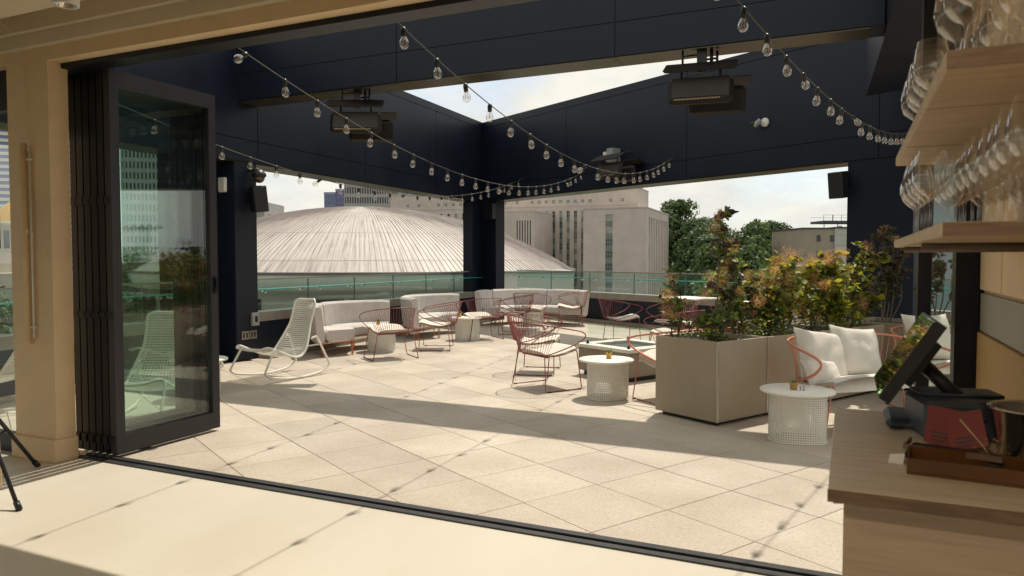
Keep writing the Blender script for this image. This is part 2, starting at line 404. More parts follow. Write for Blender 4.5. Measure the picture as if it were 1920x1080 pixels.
for a, b in ((.02, .28), (.29, .56)):
    m = MB(); obox(m, rp, a, b, -.013, -.002, 0, ZB - .01); m.build('column_panel', NAVY, canopy, True)
m = MB(); obox(m, rp, .14, .56, .0, .10, 2.45, 2.82); m.build('louvre_box', BLACK, canopy, True)
m = MB(); obox(m, rp, 9.40, 10.35, -.55, -.014, -.2, ZB - .014); m.build('column', NAVY2, canopy, True)
m = MB(); obox(m, rp, 9.40, 10.35, -.013, -.002, 0, ZB - .01); m.build('column_panel', NAVY, canopy, True)

# header above the doors (outside edge)
hdr = root('door_header', 'dark canopy edge running above the folding door opening', 'canopy', (-2.2, 3.9, 2.9))
MB().box(-7, 1.5, 3.551, 3.70, 2.885, 3.6).build('head_frame', BLACKM, hdr, True)
MB().box(-9, 2.5, 3.705, 3.87, 2.965, 3.75).build('canopy_edge', NAVY2, hdr, True)
m = MB()
for k in range(16): m.lathe([(.0, 2.952), (.012, 2.954), (.012, 2.966)], 6, 0, Matrix.Translation((-7 + k * .55, 3.84, 0)))
m.build('fixing', STAND, hdr, True)
# exterior wall of the building above
MB().box(-30, -9.0, 3.5, 3.75, -14, 6).build('building_wall', NAVY2, None, kind='structure')

# ---------------- parapets, ledges and glass railings
def parapet(f, s0, s1, n, zl, label, joints, glabel, split=None):
    w = root('parapet_wall', label, 'wall', f((s0 + s1) / 2, n, 0))
    m = MB(); obox(m, f, s0, s1, n - .25, n - .03, -.3, zl - .14); m.build('wall', NAVY, w, True)
    m = MB(); obox(m, f, s0, s1, n - .27, n, zl - .14, zl); m.build('steel_ledge', STEELD, w, True)
    m = MB(); obox(m, f, s0, s1, n - .03, n + .22, -.05, .07); m.build('kerb', CONC, w, True)
    rl = root('glass_railing', glabel, 'railing', f((s0 + s1) / 2, n, zl))
    js = [s0]
    while js[-1] < s1 - .7: js.append(js[-1] + joints)
    js.append(s1)
    for a, b in zip(js, js[1:]):
        m = MB(); obox(m, f, a + .01, b - .01, n - .13, n - .116, zl, 1.165); m.build('glass_panel', GRAIL, rl, True)
        m = MB(); obox(m, f, b - .008, b + .008, n - .131, n - .115, zl, 1.16); m.build('panel_joint', mats_joint, rl, True)
        for q in (a + .22, b - .22):
            if b - a < .6: continue
            m = MB(); c0 = f(q, n - .115, .985); c1 = f(q, n - .04, .985); c2 = f(q, n - .04, 1.018)
            m.tube([c0, c1], .02, 10); m.tube([c1 - Vector((0, 0, .01)), c2], .012, 8); m.build('standoff', STAND, rl, True)
    m = MB(); obox(m, f, s0, s1, n - .11, n + .01, 1.02, 1.035); m.build('glass_drink_rail', GSHELF, rl, True)
    m = MB(); obox(m, f, s0, s1, n - .138, n - .108, 1.1655, 1.19); m.build('cap_rail', STEELD, rl, True)
    return rl
mats_joint = mat('joint_seal', (.10, .17, .15), .4)
parapet(lp, .372, 9.9, 0.0, .69, 'navy parapet wall with steel ledge behind the left sofas', 1.32, 'left glass railing with teal drink rail in front of the dome')
parapet(lp, -4.2, -.95, 0.0, .69, 'navy parapet wall piece seen only through the glass doors', 1.32, 'glass railing piece seen only through the folded glass doors')
m = MB(); obox(m, lp, -.95, -.072, -.50, -.30, -.3, ZB); m.build('infill_panel', NAVY2, canopy, True)
pr = parapet(lambda s, n, z: rp(s, n - 1.5, z), -.75, 14.2, 0.0, .70, 'navy parapet wall with steel ledge along the right side of the terrace', 1.45, 'right glass railing with teal drink rail facing the trees')

# ================================================================ INTERIOR
iw = root('interior_wall', 'beige indoor wall with pilaster around the folding door opening', 'wall', (-5.5, 3.5, 0))
MB().box(-5.72, -5.25, 3.45, 3.60, .17, 2.92).build('pilaster', BEIGE, iw, True)
MB().bev(-5.745, -5.235, 3.425, 3.61, 0, .17, .006).build('pilaster_base', BEIGE, iw, True)
MB().box(-10, .5, 3.45, 3.549, 2.92, 3.35).build('header_face', BEIGE, iw, True)
MB().box(-10, .5, 3.40, 3.4495, 3.02, 3.115).box(-10, .5, 3.36, 3.3995, 3.115, 3.26).build('cornice', BEIGEC, iw, True)
MB().box(-10, -8.6, 3.45, 3.60, 0, 2.92).build('wall_left_end', BEIGE, iw, True)
win = root('glazed_door', 'dark framed glazed door left of the beige pilaster', 'door', (-6.6, 3.52, 0))
m = MB(); m.box(-8.6, -5.72, 3.50, 3.58, 2.62, 2.92).box(-8.6, -5.72, 3.50, 3.58, 0, .14).box(-5.78, -5.722, 3.5, 3.58, .14, 2.62).box(-8.6, -8.5, 3.5, 3.58, .14, 2.62).box(-7.05, -6.95, 3.5, 3.58, .14, 2.62)
m.build('door_frame', BLACKM, win, True)
MB().box(-8.5, -7.05, 3.535, 3.543, .14, 2.62).box(-6.95, -5.78, 3.535, 3.543, .14, 2.62).build('glass_pane', GDOOR, win, True)
m = MB(); m.tube([(-5.90, 3.44, .95), (-5.90, 3.44, 1.33)], .014, 8).tube([(-5.9, 3.44, 1.0), (-5.9, 3.5, 1.0)], .008, 6).tube([(-5.9, 3.44, 1.28), (-5.9, 3.5, 1.28)], .008, 6); m.build('handle', mat('bronze_pull', (.12, .09, .07), .35, .8), win, True)
MB().box(-10, 3.2, 3.0, 3.46, 3.26, 3.4).build('ceiling', BEIGEC, None, kind='structure')
MB().box(-10, .95, -6, 3.0, 3.05, 3.4).build('ceiling_soffit', BEIGEC, None, kind='structure')
m = MB(); m.box(-10.2, -10, -6, 3.6, 0, .1).box(-10.2, -10, -6, 3.6, 3.0, 3.3)
for y in (-6, -3, 0, 3.3): m.box(-10.2, -10, y, y + .15, .1, 3.0)
m.build('side_wall', BEIGE, None, kind='structure')
m = MB(); m.box(-10, 3.2, -6.2, -6, 0, .1).box(-10, 3.2, -6.2, -6, 3.0, 3.3)
for x in (-10, -6.8, -3.5, -.2, 2.9): m.box(x, x + .15, -6.2, -6, .1, 3.0)
m.build('rear_wall', BEIGE, None, kind='structure')
# right wall with panelling
rw = root('panelled_wall', 'beige panelled wall with golden vertical battens behind the bar', 'wall', (.8, 2, 0))
MB().box(.52, .75, -6, 3.60, 0, 3.2).build('wall', BEIGE, rw, True)
WPAN = mat('pale_green_panel', (.30, .29, .22), .6, 0, .08, 3)
for a, b in ((1.9, 2.42), (2.44, 3.10), (3.12, 3.58)):
    MB().bev(.50, .519, a, b, 1.37, 2.9, .004).build('upper_panel', BEIGE, rw, True)
MB().box(.505, .519, 1.2, 3.59, 1.20, 1.355).build('dado_band', WPAN, rw, True)
bt = MB(); bt.bev(.495, .519, 0, .026, 0, 1.195, .004); o0 = None
for k in range(60):
    if o0 is None:
        o0 = bt.build('batten', BATT, rw); me_b = o0.data; o = o0
    else: o = link('batten', me_b, rw)
    o.location = (-.8, 3.56 - k * .031 - 2, 0)
# folding door stub at right
rd = root('folding_door_panel', 'dark framed glass folding panel parked at the right end of the opening', 'door', (.4, 3.66, 0))
MB().box(.275, .325, 3.60, 3.70, .02, 2.89).box(.415, .50, 3.6, 3.72, .02, 2.89).box(.505, .519, 3.60, 3.72, .02, 2.89).build('frame', BLACKM, rd, True)
MB().box(.325, .415, 3.645, 3.655, .02, 2.89).build('glass', GDOOR, rd, True)

# folded door stack at left
for k in range(6):
    x = -4.985 - k * .078
    if k == 0:
        fd = root('folding_door', 'open glass folding door leaf nearest the opening, dark grey frame', 'door', (x, 4.2, 0), 0, 'leaves of the folding door stacked at the left')
        m = MB(); W0, W1 = -.49, .505
        m.box(-.032, .032, W0, W0 + .075, .03, 2.89).box(-.032, .032, W1 - .075, W1, .03, 2.89).box(-.032, .032, W0 + .075, W1 - .075, .03, .17).box(-.032, .032, W0 + .075, W1 - .075, 2.77, 2.89)
        m.build('door_frame', FRAMEG, fd)
        MB().box(-.006, .006, W0 + .075, W1 - .075, .17, 2.77).build('glass_pane', GDOOR, fd)
        m = MB(); m.box(-.034, .034, W0 - .012, W0, .10, .16).box(-.034, .034, W0 - .012, W0, 1.9, 1.96).box(-.034, .034, W0 - .012, W0, 1.05, 1.10).box(.01, .03, W0 - .02, W0 - .012, .1, .15)
        m.build('hinge', BLACKM, fd)
        m = MB(); m.box(.032, .05, W1 - .05, W1 - .02, 1.20, 1.34); m.box(.05, .06, W1 - .045, W1 - .025, 1.25, 1.32); m.build('latch', BLACKM, fd)
        fd0 = fd
    else:
        labs = ['second', 'third', 'fourth', 'fifth', 'last']
        c = dup(fd0, (x, 4.2, 0), 0, 'folded glass door leaf, %s from the open side of the stack' % labs[k - 1])
        for ch in c.children:
            if ch.name.startswith('door_frame'): ch.material_slots[0].link = 'OBJECT'; ch.material_slots[0].material = BLACKM
        b_ = MB(); b_.lathe([(0, 0), (.006, 0), (.006, .012), (0, .012)], 8, 0, Matrix.Translation((.012, -.502, 0)) @ Matrix.Rotation(R(-90), 4, 'X')); me_bolt = b_.build('bolt', STEEL, c)
        me_bolt.location = (0, 0, 1.08 if k < 4 else .12)

# ================================================================ FURNITURE
def mirror(p): return (-p[0], p[1], p[2])
def wire_chair(name, label, wire, group, loc, rz, W=0.0, wires=25, pad=True, cat='chair'):
    """armchair of bent wire; +y is forward; W widens it into a love seat"""
    t = root(name, label, cat, loc, rz, group)
    def wd(p): return (p[0] + (W / 2 if p[0] > 0 else (-W / 2 if p[0] < 0 else 0)), p[1], p[2])
    side = [(.27, -.20, .40), (.315, -.05, .445), (.365, .14, .515), (.398, .25, .580), (.402, .275, .625), (.392, .22, .665), (.372, .06, .700), (.335, -.14, .735), (.255, -.30, .760), (.13, -.385, .773)]
    sd = [wd(p) for p in side]
    full = sd + [(W / 2, -.405, .776)] * (1 if W else 0) + [(0, -.41, .777)] + [(-W / 2, -.405, .776)] * (1 if W else 0) + [mirror(p) for p in reversed(sd)]
    rim = crom(full, 5)
    m = MB(); m.tube(rim, .007 if not W else .0115, 6)
    m.build('arm_rim', wire, t)
    for sgn in (1, -1):
        pts = [wd((sgn * .27, -.20, .40)), wd((sgn * .345, -.235, .012)), wd((sgn * .352, -.21, .007)), wd((sgn * .345, .25, .007)), wd((sgn * .34, .268, .02)), wd((sgn * .268, .255, .425)), wd((sgn * .255, .25, .437)), wd((sgn * .20, .245, .435))]
        m = MB(); m.tube(pts, .0064, 6)
        m.build('leg_frame', wire, t)
        for y in (-.19, .23):
            m = MB(); m.bev((sgn * (.349 + W / 2)) - .011, (sgn * (.349 + W / 2)) + .011, y - .02, y + .02, 0, .014, .003); m.build('foot_glide', BLACK, t)
    prof = [(.265, .425), (.25, .438), (.21, .430), (.10, .400), (-.04, .382), (-.15, .385), (-.20, .400)]
    # back rim lookup
    back = [p for p in rim if p.y < -.02 and p.z > .68]
    L = [0]
    for a, b in zip(back, back[1:]): L.append(L[-1] + (b - a).length)
    m = MB(); n = wires + int(W / .035)
    for i in range(n):
        tt = i / (n - 1); s_ = tt * L[-1]
        j = max(k for k in range(len(L)) if L[k] <= s_ + 1e-9); j = min(j, len(back) - 2)
        q = back[j].lerp(back[j + 1], (s_ - L[j]) / max(1e-6, L[j + 1] - L[j]))
        xs = (.262 + W / 2) * (1 - 2 * tt)
        pts = [(xs, y, z) for y, z in prof]
        bend = (xs + (q.x - xs) * .25, min(-.205, q.y * .55 - .09) if q.y < -.25 else -.205 + (q.y + .2) * .3, .425)
        pts += [bend, (q.x, q.y, q.z)]
        m.tube(pts, .0031, 4)
    m.build('back_and_seat_wires', wire, t, kind='stuff')
    m = MB()
    for y, z in ((.20, .428), (-.15, .383)): m.tube([(-.262 - W / 2, y, z - .006), (.262 + W / 2, y, z - .006)], .006, 5)
    m.build('seat_brace', wire, t)
    if pad:
        m = MB(); nx = 8; vs = []; pr = [(.285, .432), (.268, .450), (.21, .440), (.10, .410), (-.04, .392), (-.15, .394), (-.20, .41)]
        rows = []
        for up in (0, 1):
            for y, z in pr:
                for i in range(nx + 1):
                    u = -1 + 2 * i / nx; e = 1 - abs(u) ** 6
                    th = (.034 + W * .05) * (.35 + .65 * e) * up - (.05 if W and not up else 0)
                    vs.append((u * (.25 + W / 2), y * (1 if abs(u) < .9 else .96), z + th))
        A = len(pr) * (nx + 1); fs = []
        for r_ in range(len(pr) - 1):
            for i in range(nx):
                a = r_ * (nx + 1) + i
                fs.append((a, a + nx + 1, a + nx + 2, a + 1)[::-1]); fs.append((A + a, A + a + nx + 1, A + a + nx + 2, A + a + 1))
        for i in range(nx):
            fs.append((i, i + 1, A + i + 1, A + i)); b_ = (len(pr) - 1) * (nx + 1) + i; fs.append((b_ + 1, b_, A + b_, A + b_ + 1))
        for r_ in range(len(pr) - 1):
            a = r_ * (nx + 1); fs.append((a + nx + 1, a, A + a, A + a + nx + 1)); a += nx; fs.append((a, a + nx + 1, A + a + nx + 1, A + a))
        m.add(vs, fs, 0, True); m.build('seat_pad', PAD if not W else FABW, t)
    return t
ch0 = wire_chair('wire_armchair', 'red wire armchair nearest the camera, in front of the fire table', RED, 'red wire armchairs on the terrace', (-3.19, 7.90, 0), R(57 - 90))
def place(x, y, face, label): return dup(ch0, (x, y, 0), R(face - 90), label)
place(-3.72, 8.92, 14, 'red wire armchair just behind the foremost red chair')
place(-6.22, 9.22, 142, 'red wire armchair with its back to us at the nearest left round table')
place(-6.18, 10.52, 205, 'red wire armchair facing left between the first and second round tables')
place(-6.17, 12.12, 142, 'red wire armchair with its back to us at the second left round table')
place(-6.05, 13.30, 198, 'red wire armchair in the shade facing left, beside the corner column')
place(-5.62, 15.42, 200, 'red wire armchair at the right end of the far curved sofa')
place(-6.15, 14.35, 100, 'red wire armchair with its back to us in front of the far round table')
place(-3.72, 12.85, 32, 'red wire armchair beyond the fire table, seen through its glass guard')
place(-2.22, 10.45, 163, 'red wire armchair half hidden behind the planter corner, facing the fire table')
place(-2.62, 12.35, 250, 'red wire armchair in the shade behind the thin left shrub')
place(-1.75, 13.1, 215, 'red wire armchair deep behind the planted shrubs')
place(1.25, 6.45, 185, 'red wire armchair half hidden behind the till screen')

# perforated drum tables
def drum_table(label, loc, first=None, rz=0):
    if first is not None: return dup(first, loc, rz, label)
    t = root('drum_table', label, 'table', loc, rz, 'white perforated drum tables')
    m = MB(); m.lathe([(.0, .395), (.288, .395), (.295, .399), (.296, .412), (.290, .418), (.0, .418)], 48); m.build('table_top', WHITE, t)
    def rad(a): return .222 + .016 * math.cos(3 * a) 
    n = 72; rows = 20; m = MB()
    def P(a, z, o=0): r = rad(a) + o; return (r * math.cos(a), r * math.sin(a), z)
    hw = .0047
    for k in range(n):
        a = 2 * math.pi * k / n; da = hw / .22
        for o, s_ in ((0, 1), (-.0015, -1)): m.add([P(a - da, .012, o), P(a + da, .012, o), P(a + da, .392, o), P(a - da, .392, o)][::s_], [(0, 1, 2, 3)])
    for j in range(rows):
        z = .02 + j * .0188
        for k in range(n // 2):
            a, b = 2 * math.pi * k / (n // 2), 2 * math.pi * (k + 1) / (n // 2)
            for o, s_ in ((.0006, 1), (-.0021, -1)): m.add([P(a, z, o), P(b, z, o), P(b, z + .0092, o), P(a, z + .0092, o)][::s_], [(0, 1, 2, 3)])
    m.build('perforated_base', WHITE, t, kind='stuff')
    m = MB(); m.tube([P(2 * math.pi * k / 48, .006) for k in range(48)], .006, 5, closed=True); m.build('base_ring', WHITE, t)
    for k in range(3):
        a = R(120 * k + 60); m = MB(); m.add([P(a - .02, .01, .002), P(a + .02, .01, .002), P(a + .02, .393, .002), P(a - .02, .393, .002)], [(0, 1, 2, 3)]); m.build('seam_strip', WHITE, t)
    return t
T = {}
T[5] = drum_table('white perforated drum table nearest us, in front of the cushioned sofa', (-.365, 6.47, 0), rz=R(100))
T[4] = drum_table('white perforated drum table beside the tall planter and fire table', (-2.35, 7.57, 0), T[5], R(20))
T[1] = drum_table('white drum table at the nearest curved sofa on the left', (-6.83, 9.86, 0), T[5], R(75))
T[2] = drum_table('white drum table at the second curved sofa on the left', (-6.36, 11.90, 0), T[5], R(10))
T[3] = drum_table('white drum table in front of the far corner sofa', (-6.42, 15.15, 0), T[5], R(40))
T[6] = drum_table('white drum table half hidden behind the till at the right', (1.02, 7.1, 0), T[5], R(0))
T[7] = drum_table('white drum table seen through the folded glass door', (-6.35, 5.75, 0), T[5], R(0))

# small plant pots on the tables
GL1 = leafmat('sprig_green', (.10, .17, .04), .35)
def pot(label, x, y, z, cube=False, first=None):
    t = root('table_plant', label, 'plant pot', (x, y, z), rnd.uniform(0, 1.5), 'small yellow plant pots on the tables')
    m = MB(); m.lathe([(0, 0), (.026, 0), (.034, .058), (.034, .062), (.030, .062), (.029, .05), (0, .05)], 14); m.build('pot', POT if not cube else CORK, t)
    m = MB()
    if not cube:
        for i in range(16):
            a = rnd.uniform(0, 6.28); l = rnd.uniform(.03, .075); b = Vector((0, 0, .05)); d = Vector((math.cos(a) * .7, math.sin(a) * .7, 1)).normalized() * l
            q = b + d; s_ = Vector((-math.sin(a), math.cos(a), 0)) * .011
            m.add([b, b + d * .6 + s_, q, b + d * .6 - s_], [(0, 1, 2), (0, 2, 3)])
    else:
        for i in range(8):
            a = rnd.uniform(0, 6.28); d = Vector((math.cos(a) * .02, math.sin(a) * .02, .05 + rnd.uniform(.004, .02))); s_ = Vector((-math.sin(a), math.cos(a), 0)) * .008
            m.add([Vector((0, 0, .05)), d + s_, d * 1.15, d - s_], [(0, 1, 2), (0, 2, 3)])
    m.build('sprig', GL1, t)
    return t
pot('yellow pot with green sprig on the table beside the tall planter', -2.33, 7.60, .418)
pot('yellow square pot on the nearest left round table', -6.80, 9.72, .418)
pot('yellow pot with green sprig on the second left round table', -6.47, 11.82, .418)
pot('yellow pot with leafy sprig on the far corner table', -6.47, 15.10, .418)
pot('cork coloured pot on the nearest white table at the right', -.39, 6.42, .418, True)
# table number sign "12"
def glyph(ch):
    cu = bpy.data.curves.new('num', 'FONT'); cu.body = ch; cu.size = .05; cu.extrude = .002; cu.align_x = 'CENTER'
    o = bpy.data.objects.new('num', cu); col.objects.link(o); dg = bpy.context.evaluated_depsgraph_get(); me = bpy.data.meshes.new_from_object(o.evaluated_get(dg))
    bpy.data.objects.remove(o); bpy.data.curves.remove(cu); me.name = 'table_number'; return me
me = glyph('12'); me.materials.clear(); me.materials.append(BLACK)
tn = link('table_number', me); tn.location = (-.325, 6.40, .420); tn.rotation_euler = (R(82), 0, R(20)); tag(tn, 'small black number 12 standing on the nearest white table', 'table number')

# rocking chairs, woven shell
def rocker(label, loc, rz, first=None):
    if first is not None: return dup(first, loc, rz, label)
    t = root('rocking_chair', label, 'rocking chair', loc, rz, 'white woven rocking chairs')
    prof = crom([(.50, .405), (.47, .425), (.40, .41), (.22, .335), (.06, .275), (-.05, .275), (-.12, .32), (-.20, .44), (-.29, .62), (-.345, .76), (-.385, .90), (-.41, .965)], 6)
    rs = [0]
    for a_, b_ in zip(prof, prof[1:]): rs.append(rs[-1] + (b_ - a_).length)
    NP = 52; pr2 = []
    for q_ in range(NP):
        t_ = rs[-1] * q_ / (NP - 1); j_ = min(max(k_ for k_ in range(len(rs)) if rs[k_] <= t_ + 1e-9), len(prof) - 2)
        pr2.append(prof[j_].lerp(prof[j_ + 1], (t_ - rs[j_]) / (rs[j_ + 1] - rs[j_])))
    prof = pr2; n = len(prof); wid = []
    for i in range(n):
        s_ = i / (n - 1)
        w = .27 if s_ < .52 else (.27 - (s_ - .52) / .24 * .085 if s_ < .76 else .185)
        if i < 3: w -= (3 - i) * .010
        if i > n - 3: w -= (i - n + 3) ** 2 * .009
        wid.append(w)
    def S(i, u):
        y, z = prof[i][0], prof[i][1]; w = wid[i]
        dip = (1 - u * u) * .022
        return Vector((u * w, y - (dip if i > n * .5 else 0), z - (dip if i <= n * .5 else dip * .3)))
    prof = [(p[0], p[1]) for p in [(q.x, q.y) for q in prof]] if hasattr(prof[0], 'x') else prof
    m = MB(); hw = .0068
    cols = 16
    sub = 1
    for c in range(cols + 1):
        u = -.96 + 1.92 * c / cols; du = hw / .25
        for i in range(n - 1):
            a, b = S(i, u - du), S(i, u + du); c2, d2 = S(i + 1, u + du), S(i + 1, u - du)
            m.add([a, b, c2, d2], [(0, 1, 2, 3)])
    # cross strands: interpolate rows finely
    rows = (n - 1)
    for i in range(n - 1):
        for kf in (0.0,):
            def SS(u, off):
                f = min(1, max(0, kf + off)); return S(i, u).lerp(S(i + 1, u), f) + Vector((0, .0015, .0015))
            pr_ = None
            for j in range(9):
                u = -.98 + 1.96 * j / 8; cur = (SS(u, 0), SS(u, .50))
                if pr_: m.add([pr_[0], cur[0], cur[1], pr_[1]], [(0, 1, 2, 3)])
                pr_ = cur
    m.build('woven_shell', WHITE, t, kind='stuff')
    m = MB(); edge = [S(i, 1) for i in range(0, n, 2)] + [S(n - 1, u) for u in (.8, .3, -.3, -.8)] + [S(i, -1) for i in range(n - 1, -1, -2)] + [S(0, u) for u in (-.6, 0, .6)]
    m.tube(crom(edge, 2, True), .014, 8, closed=True); m.build('shell_rim', WHITE, t)
    for sg in (1, -1):
        x = sg * .285
        arc = [(x, .36, .395), (x * 1.02, .40, .36), (x * 1.08, .53, .155), (x * 1.09, .535, .115), (x * 1.09, .47, .075)]
        for k in range(1, 8):
            y = .47 - k * .12; arc.append((x * 1.09, y, .016 + .20 * (y + .02) ** 2 / 1.0 * 1.3 if True else 0))
        arc += [(x * 1.08, -.50, .115), (x * 1.06, -.50, .155), (x * .90, -.36, .46), (x * .86, -.325, .49), (x * .8, -.27, .47)]
        m = MB(); m.tube(crom(arc, 3), .0135, 8); m.build('rocker_leg', WHITE, t)
    return t
rk = rocker('white woven rocking chair standing alone before the left column', (-6.50, 7.20, 0), R(264 - 90))
rocker('white woven rocking chair mostly hidden behind the glass door edge', (-7.75, 6.62, 0), R(245 - 90), rk)
rocker('white woven rocking chair seen through the folded glass door', (-5.98, 4.85, 0), R(-62 - 90), rk)
rocker('white woven rocking chair seen through the glazed door at the far left', (-7.75, 4.55, 0), R(205 - 90), rk)

# curved sofa modules
def sofa_module(cx, cy, a0, a1, label, group, r0=.52, r1=1.02, thick=.13, hb=.775):
    t = root('curved_sofa', label, 'sofa', (cx, cy, 0), 0, group)
    n = 10
    def arc(ra, rb, z0, z1, name, m_, lean=0.0, rnd_=.02, g_=.012):
        m = MB(); vs = []; A0, A1 = R(a0) + g_, R(a1) - g_
        # cross-section loop (rounded rectangle)
        cs = []
        for (rr, zz) in ((ra, z0), (rb, z0), (rb, z1), (ra, z1)): cs.append((rr, zz))
        loop = []
        K = len(cs)
        for i in range(K):
            p = cs[i]; a = cs[i - 1]; b = cs[(i + 1) % K]
            for q in (a, b):
                dx, dz = q[0] - p[0], q[1] - p[1]; l = math.hypot(dx, dz); loop.append((p[0] + dx / l * rnd_, p[1] + dz / l * rnd_))
        K = len(loop)
        for i in range(n + 1):
            a = A0 + (A1 - A0) * i / n; e = .985 if i in (0, n) else 1
            mr, mz = (ra + rb) / 2, (z0 + z1) / 2
            for rr, zz in loop:
                rr2, zz2 = mr + (rr - mr) * (.93 if i in (0, n) else 1), mz + (zz - mz) * (.95 if i in (0, n) else 1)
                rr2 += lean * (zz2 - z0); vs.append((rr2 * math.cos(a), rr2 * math.sin(a), zz2))
        fs = []
        for i in range(n):
            for k in range(K): fs.append((i * K + k, i * K + (k + 1) % K, (i + 1) * K + (k + 1) % K, (i + 1) * K + k)[::-1])
        fs.append(tuple(range(K))); fs.append(tuple(n * K + k for k in range(K))[::-1])
        m.add(vs, fs, 0, False); m.build(name, m_, t)
    arc(r0, r1 - .005, .235, .405, 'seat_cushion', FAB, 0, .03)
    arc(r1, r1 + thick, .20, hb, 'backrest', FAB, .10, .035)
    m = MB()
    for a in (R(a0) + .02, R(a1) - .02):
        m.tube([((r0 + .02) * math.cos(a), (r0 + .02) * math.sin(a), .225), ((r1 + .1) * math.cos(a), (r1 + .1) * math.sin(a), .20)], .01, 5)
    pts = [((r0 + .02) * math.cos(R(a0 + (a1 - a0) * k / 8)), (r0 + .02) * math.sin(R(a0 + (a1 - a0) * k / 8)), .225) for k in range(9)]
    m.tube(pts, .01, 5); m.build('base_rail', COPPER, t)
    for rr in (r0 + .05, r1 + .04):
        for a in (R(a0) + .06, R(a1) - .06):
            m = MB(); tx, ty = -math.sin(a), math.cos(a)
            for k in range(4):
                o = (k - 1.5) * .022; x, y = rr * math.cos(a) + tx * o, rr * math.sin(a) + ty * o
                m.tube([(x, y, .225), (x * .99 + 0, y * .99, .012)], .005, 4)
            m.tube([(rr * math.cos(a) + tx * o, rr * math.sin(a) + ty * o, .008) for o in (-.035, .035)], .006, 4)
            m.build('leg', COPPER, t)
    return t
GA = 'curved pale fabric sofa sections'
sofa_module(-6.72, 9.80, 192, 244, 'first section of the nearest curved sofa, beside the rocking chair', GA)
sofa_module(-6.72, 9.80, 120, 192, 'wide section of the nearest curved sofa, behind its round table', GA)
sofa_module(-6.72, 12.42, 206, 248, 'near section of the middle curved sofa, its back end turned to us', GA)
sofa_module(-6.72, 12.42, 122, 206, 'wide section of the middle curved sofa, beside the corner column', GA)
sofa_module(-6.35, 14.95, 166, 212, 'left end section of the far curved sofa in the corner', GA, .62, 1.1)
sofa_module(-6.35, 14.95, 96, 166, 'middle section of the far curved sofa in the corner', GA, .62, 1.1)
sofa_module(-6.35, 14.95, 26, 96, 'right end section of the far curved sofa in the corner', GA, .62, 1.1)

# fire table
FC = Vector((-2.61, 9.10, 0))
f0 = Vector((-2.36, 8.50, 0)); e1 = UA; e2 = VB
def fp(a, b, z): return f0 + e1 * a + e2 * b + Vector((0, 0, z))
fire = root('fire_table', 'square concrete fire table with glass wind guard and pale rim', 'fire table', (-2.6, 9.1, 0))
S_ = .96
m = MB(); obox(m, lambda a, b, z: fp(a, b, z), .03, S_ - .03, .03, S_ - .03, .06, .36); m.build('body', CONC, fire, True)
m = MB(); obox(m, fp, .08, S_ - .08, .08, S_ - .08, 0, .06); m.build('plinth', BLACK, fire, True)
m = MB(); B_ = .17
obox(m, fp, 0, S_, 0, B_, .36, .40); obox(m, fp, 0, S_, S_ - B_, S_, .36, .40); obox(m, fp, 0, B_, B_, S_ - B_, .36, .40); obox(m, fp, S_ - B_, S_, B_, S_ - B_, .36, .40)
m.build('top_rim', FTOP, fire, True)
m = MB(); obox(m, fp, B_, S_ - B_, B_, S_ - B_, .362, .372); m.build('burner_tray', DARK, fire, True)
m = MB()
for (a0, b0, a1, b1) in ((B_ - .06, B_ - .06, S_ - B_ + .06, B_ - .054), (B_ - .06, S_ - B_ + .054, S_ - B_ + .06, S_ - B_ + .06), (B_ - .06, B_ - .053, B_ - .054, S_ - B_ + .053), (S_ - B_ + .054, B_ - .053, S_ - B_ + .06, S_ - B_ + .053)):
    obox(m, fp, a0, a1, b0, b1, .415, .66)
m.build('glass_guard', GCLEAR, fire, True)
for a in (B_ - .057, S_ - B_ + .057):
    for b in (B_ - .057, S_ - B_ + .057):
        m = MB(); c = fp(a, b, 0); m.lathe([(.022, .40), (.022, .414), (.012, .416), (.012, .44), (.0, .441)], 10, 0, Matrix.Translation(c)); m.build('guard_foot', BLACKM, fire, True)
m = MB(); obox(m, fp, .30, .42, .022, .029, .20, .30); m.build('gas_label', mat('orange_label', (.62, .33, .08), .6), fire, True)

# planters
P0 = Vector((-1.035, 6.64, 0))
def pp(a, b, z): return P0 + VB * a + UA * b + Vector((0, 0, z))      # a along the row, b across to the left
def planter(k, label, a0, a1, b0=0.0, b1=.73, hz=.755):
    t = root('planter', label, 'planter', pp((a0 + a1) / 2, (b0 + b1) / 2, 0), 0, 'taupe metal planters in a row')
    w = .03
    for (x0, x1, y0, y1, nm) in ((a0, a1, b0, b0 + w, 'side_panel'), (a0, a1, b1 - w, b1, 'side_panel'), (a0, a0 + w, b0 + w + .001, b1 - w - .001, 'side_panel'), (a1 - w, a1, b0 + w + .001, b1 - w - .001, 'side_panel')):
        m = MB(); obox(m, pp, x0, x1, y0, y1, .035, hz); m.build(nm, PLANTER, t, True)
    m = MB(); obox(m, pp, a0 + w, a1 - w, b0 + w, b1 - w, .3, hz - .045); m.build('soil', SOIL, t, True)
    m = MB(); obox(m, pp, a0 + .05, a1 - .05, b0 + .05, b1 - .05, 0, .035); m.build('plinth', BLACK, t, True)
    m = MB(); obox(m, pp, a0 - .006, a0 + .012, b0 - .006, b0 + .012, .035, hz + .002); m.build('corner_strip', STEEL, t, True)
    return t
for k, nm in enumerate(('nearest, its corner pointing at us', 'second in the row, behind the left sofa arm', 'third in the row behind the cushions', 'fourth in the row, last before the gap')):
    planter(k, 'taupe metal planter, ' + nm, k * .735, k * .735 + .728)
planter(5, 'taupe metal planter beyond the gap in the shade', 3.15, 3.9, -.55, .6)
planter(6, 'taupe metal planter behind the right hand window panel', 3.0, 4.0, -1.75, -.62, .74)

